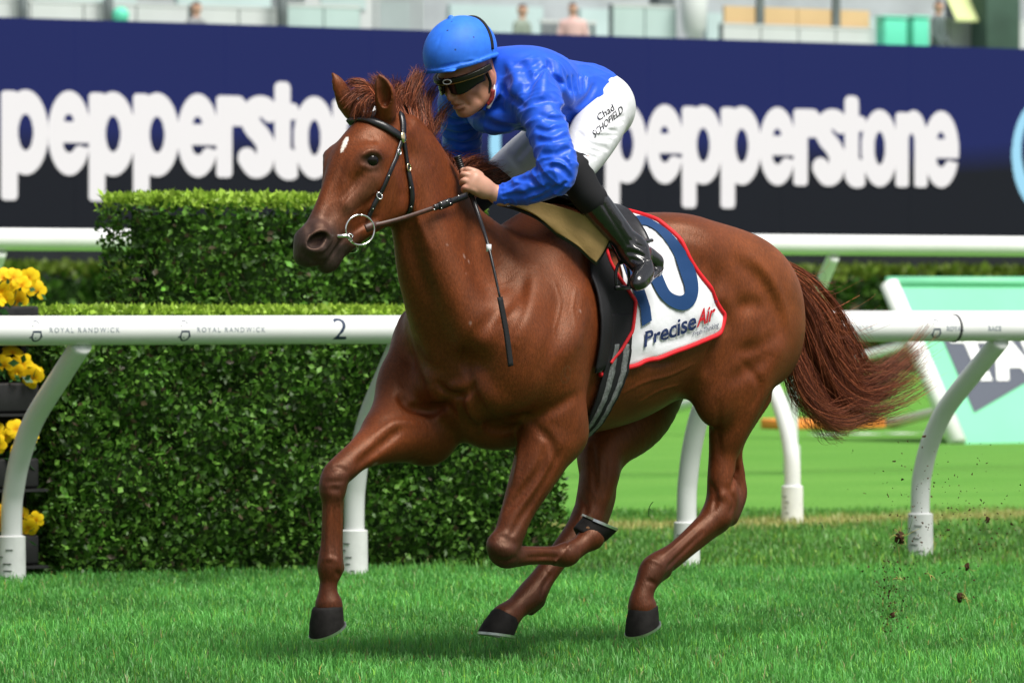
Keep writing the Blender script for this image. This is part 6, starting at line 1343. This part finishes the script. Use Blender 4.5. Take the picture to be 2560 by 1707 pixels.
o, Ws, Hs = far('signal_lamp', 283, 321, 18, 140, m_teal, 'round teal signal lamp standing on the balustrade', 'lamp', -.6); bm = bmesh.new(); bmesh.ops.create_uvsphere(bm, u_segments=16, v_segments=12, radius=.15); V, Q = bm_arrays(bm); V[:, 2] += Hs - .15; mobj('lens', V, Q, m_teal, o); MB().tube([(0, 0, 0), (0, 0, Hs - .25)], .03, 8).build('stem', m_dark, o)
o, Ws, Hs = far('parasol', 1705, 1765, -40, 140, m_wt, 'closed white parasol on the terrace', 'parasol', -.6); k = MB(); k.tube([(0, 0, .3), (0, 0, .5), (0, 0, 1.2), (0, 0, Hs)], [.12, .22, .26, .03], 12); k.build('canopy', m_wt, o); MB().tube([(0, 0, 0), (0, 0, Hs)], .03, 8).build('pole', m_dark, o)
for u0, u1, lab in ((2200, 2255, 'pale teal bin on the terrace at top right'), (2272, 2312, 'brighter teal bin next to the pale one')):
    o, Ws, Hs = far('wheelie_bin', u0, u1, 40, 140, m_teal, lab, 'bin', -.7, group='teal bins on the terrace'); MB().box((0, 0, Hs * .45), (Ws, .3, Hs * .9), bev=.02).build('body', m_teal, o); MB().box((0, 0, Hs * .95), (Ws * 1.06, .34, Hs * .07), bev=.02).build('lid', m_teal, o)
o, Ws, Hs = far('awning', 2365, 2425, -60, 50, m_lime, 'lime fabric awning beside the dark green column', 'awning', -.6); MB().add([(-Ws / 2, -.3, 0), (Ws / 2, -.3, 0), (Ws / 2, .3, Hs), (-Ws / 2, .3, Hs), (-Ws / 2, -.3, -.05), (Ws / 2, -.3, -.05)], [(0, 1, 2, 3), (4, 5, 1, 0)]).build('canopy', m_lime, o, False); MB().tube([(-Ws / 2, .25, -1), (-Ws / 2, .25, Hs)], .025, 8).build('pole', m_dark, o)
o, Ws, Hs = far('gate_pillar', 2446, 2530, -80, 180, m_green, 'dark green pillar in the top right corner', 'pillar', -.9); MB().box((0, 0, Hs / 2), (Ws, .5, Hs), bev=.02).build('shaft', m_green, o); MB().box((0, 0, .1), (Ws * 1.2, .6, .2), bev=.02).build('plinth', m_green, o)
o, Ws, Hs = far('kiosk', 720, 905, -70, 60, m_wt, 'white kiosk on the terrace left of the rider', 'kiosk', 1.2); MB().box((0, 0, Hs / 2 - .3), (Ws, 1.2, Hs + .6)).build('wall', m_wt, o, False); MB().box((0, -.62, Hs * .5), (Ws * .6, .03, Hs * .5)).build('window', m_glass, o, False)
def spectator(u, v_top, shirt, lab):
    """standing figure: legs, coat, arms and head grown as one skin"""
    w = -.75; s_ = sg(u, w); zt = vz(u, v_top, w); F = Field((-.4, -.3, 0), (.4, .3, 1.85), .02)
    for s in (1, -1): F.chain([((s * .09, 0, .05), .06), ((s * .10, .0, .5), .065), ((s * .08, 0, .92), .09)], k=.04); F.chain([((s * .19, 0, 1.42), .06), ((s * .25, -.02, 1.15), .05), ((s * .20, -.14, .98), .04)], k=.04); F.chain([((s * .09, .0, .05), .05), ((s * .10, -.14, .04), .04)], k=.03)
    F.tube([(0, 0, .9), (0, 0, 1.15), (0, 0, 1.40), (0, 0, 1.5)], [.16, .17, .20, .09], [.11, .12, .12, .08], side=(1, 0, 0), k=.05); F.chain([((0, 0, 1.5), .055), ((0, -.01, 1.58), .055)], k=.03); F.el((0, -.01, 1.68), (.085, .10, .12), k=.03)
    V, Q = F.mesh(); me = make_mesh('person', V, Q); C = np.where((V[:, 2] > 1.52)[:, None], (.50, .30, .22), np.where((V[:, 2] > .93)[:, None], shirt, (.04, .045, .06))); C = np.where((V[:, 2] > 1.73)[:, None], (.05, .035, .03), C); vcol(me, 'Col', C); me.materials.append(m_people)
    o = link(bpy.data.objects.new('person', me)); o.location = gp(s_, w, zt - 1.8); o.rotation_euler = (0, 0, RANG + random.uniform(-.6, .6)); tag(o, lab, 'person', 'spectators on the terrace')
m_people = mat('clothes_and_skin', (.3, .3, .3), .8, .2, attr='Col')
# terrace deck in front of the balustrades that the spectators and bins stand on
MB().box((0, -1.4, 4.45), (44, 3.2, .3)).build('deck', m_conc, gs, False)
for u_, vt, sh, lab in ((490, 4, (.20, .21, .22), 'blurred spectator in dark clothes above the r of the first word'),  
                        (1305, 10, (.22, .26, .22), 'blurred spectator in dark green clothes right of the cap'), (1432, 6, (.60, .40, .38), 'blurred spectator in a pink top behind the picket fence'), (2345, 2, (.10, .13, .13), 'blurred spectator in dark clothes near the lime awning')): spectator(u_, vt, sh, lab)
# ================================================================ turf and dirt kicked up behind the horse
m_dirt = mat('damp_soil', (.055, .030, .016), .95, .1, noise=(60, .5)); m_straw = mat('torn_grass', (.32, .30, .09), .8, .2, noise=(40, .4)); m_gbl = mat('loose_grass', (.07, .16, .04), .6, .3)
rc_ = np.random.default_rng(21)
def wpt(u, v, Y): return np.array(((u - 1280) / 14222 * Y, Y, 1.2 - (v - 762) / 14222 * Y))
def clod(c, r, lab, blades=6, name='turf_clod'):
    bm = bmesh.new(); bmesh.ops.create_icosphere(bm, subdivisions=2, radius=r)
    for v in bm.verts: v.co *= 1 + rc_.normal(0, .28); v.co.z *= 1.35
    V, Q = bm_arrays(bm); o = empty(name, tuple(c)); mobj('soil', V, Q, m_dirt, o, False)
    for _ in range(blades):
        a = rc_.normal(0, 1, 3); a /= np.linalg.norm(a); p = [a * r * .6, a * r * 2.0 + rc_.normal(0, .5, 3) * r, a * r * rc_.uniform(2.6, 4.8) + rc_.normal(0, 1.0, 3) * r]; MB().tube(spline(p, 3), list(np.linspace(.0016, .0006, 7)), 4).build('blade', m_straw if rc_.random() < .6 else m_gbl, o)
    return tag(o, lab, 'turf clod', 'turf thrown up by the hooves')
clod(wpt(2250, 1342, 19.9), .015, 'ragged turf clod in the air just left of the right rail post', 26); clod(wpt(2418, 1415, 19.8), .008, 'narrow strip of torn straw coloured turf at right', 5); clod(wpt(2402, 1492, 19.7), .013, 'brown soil clod with straw at the right, lowest in the air', 12)
clod(wpt(2468, 1300, 20.2), .008, 'small dark clod high at the right, beside the post', 3); clod(wpt(2232, 1536, 19.6), .007, 'small clod just above the turf below the tail', 3)
bits = [(rc_.normal(2360, 120), rc_.normal(1320, 110)) for _ in range(420)] + [(rc_.normal(2225, 22), rc_.uniform(1400, 1580)) for _ in range(240)]
k = MB()
for u_, v_ in bits:
    if not (1500 < u_ < 2560): continue
    c = wpt(u_, min(v_, 1600), rc_.uniform(19.3, 20.6)); r = rc_.uniform(.0020, .0060) * (1 if rc_.random() > .08 else 1.6); a = rc_.normal(0, 1, (4, 3)); a /= np.linalg.norm(a, axis=1, keepdims=True); k.add(c + a * r, [(0, 1, 2), (0, 2, 3), (0, 3, 1), (1, 3, 2)])
tag(k.build('flying_soil', m_dirt, None, False), 'spray of tiny soil crumbs hanging in the air behind the horse', 'soil', kind='stuff')
for i_, (u_, v_, l_, lab) in enumerate(((1622, 1271, .030, 'forked green grass sprig floating between the hind legs'), (2055, 1310, .022, 'thin grass stalk in the air left of the clod'), (2325, 1437, .028, 'pale curved grass blade in the air'), (2245, 1447, .020, 'short straw piece in the air'))):
    o = empty('grass_sprig', tuple(wpt(u_, v_, 19.6))); tag(o, lab, 'grass sprig', 'loose grass in the air')
    for q in range(3): a = rc_.normal(0, 1, 3); a /= np.linalg.norm(a); MB().tube(spline([(0, 0, 0), a * l_ * .5 + (0, 0, .004), a * l_], 3), [.0016] * 6 + [.0006], 4).build('blade', m_gbl if i_ < 2 else m_straw, o)
print('done', time.time() - T0)
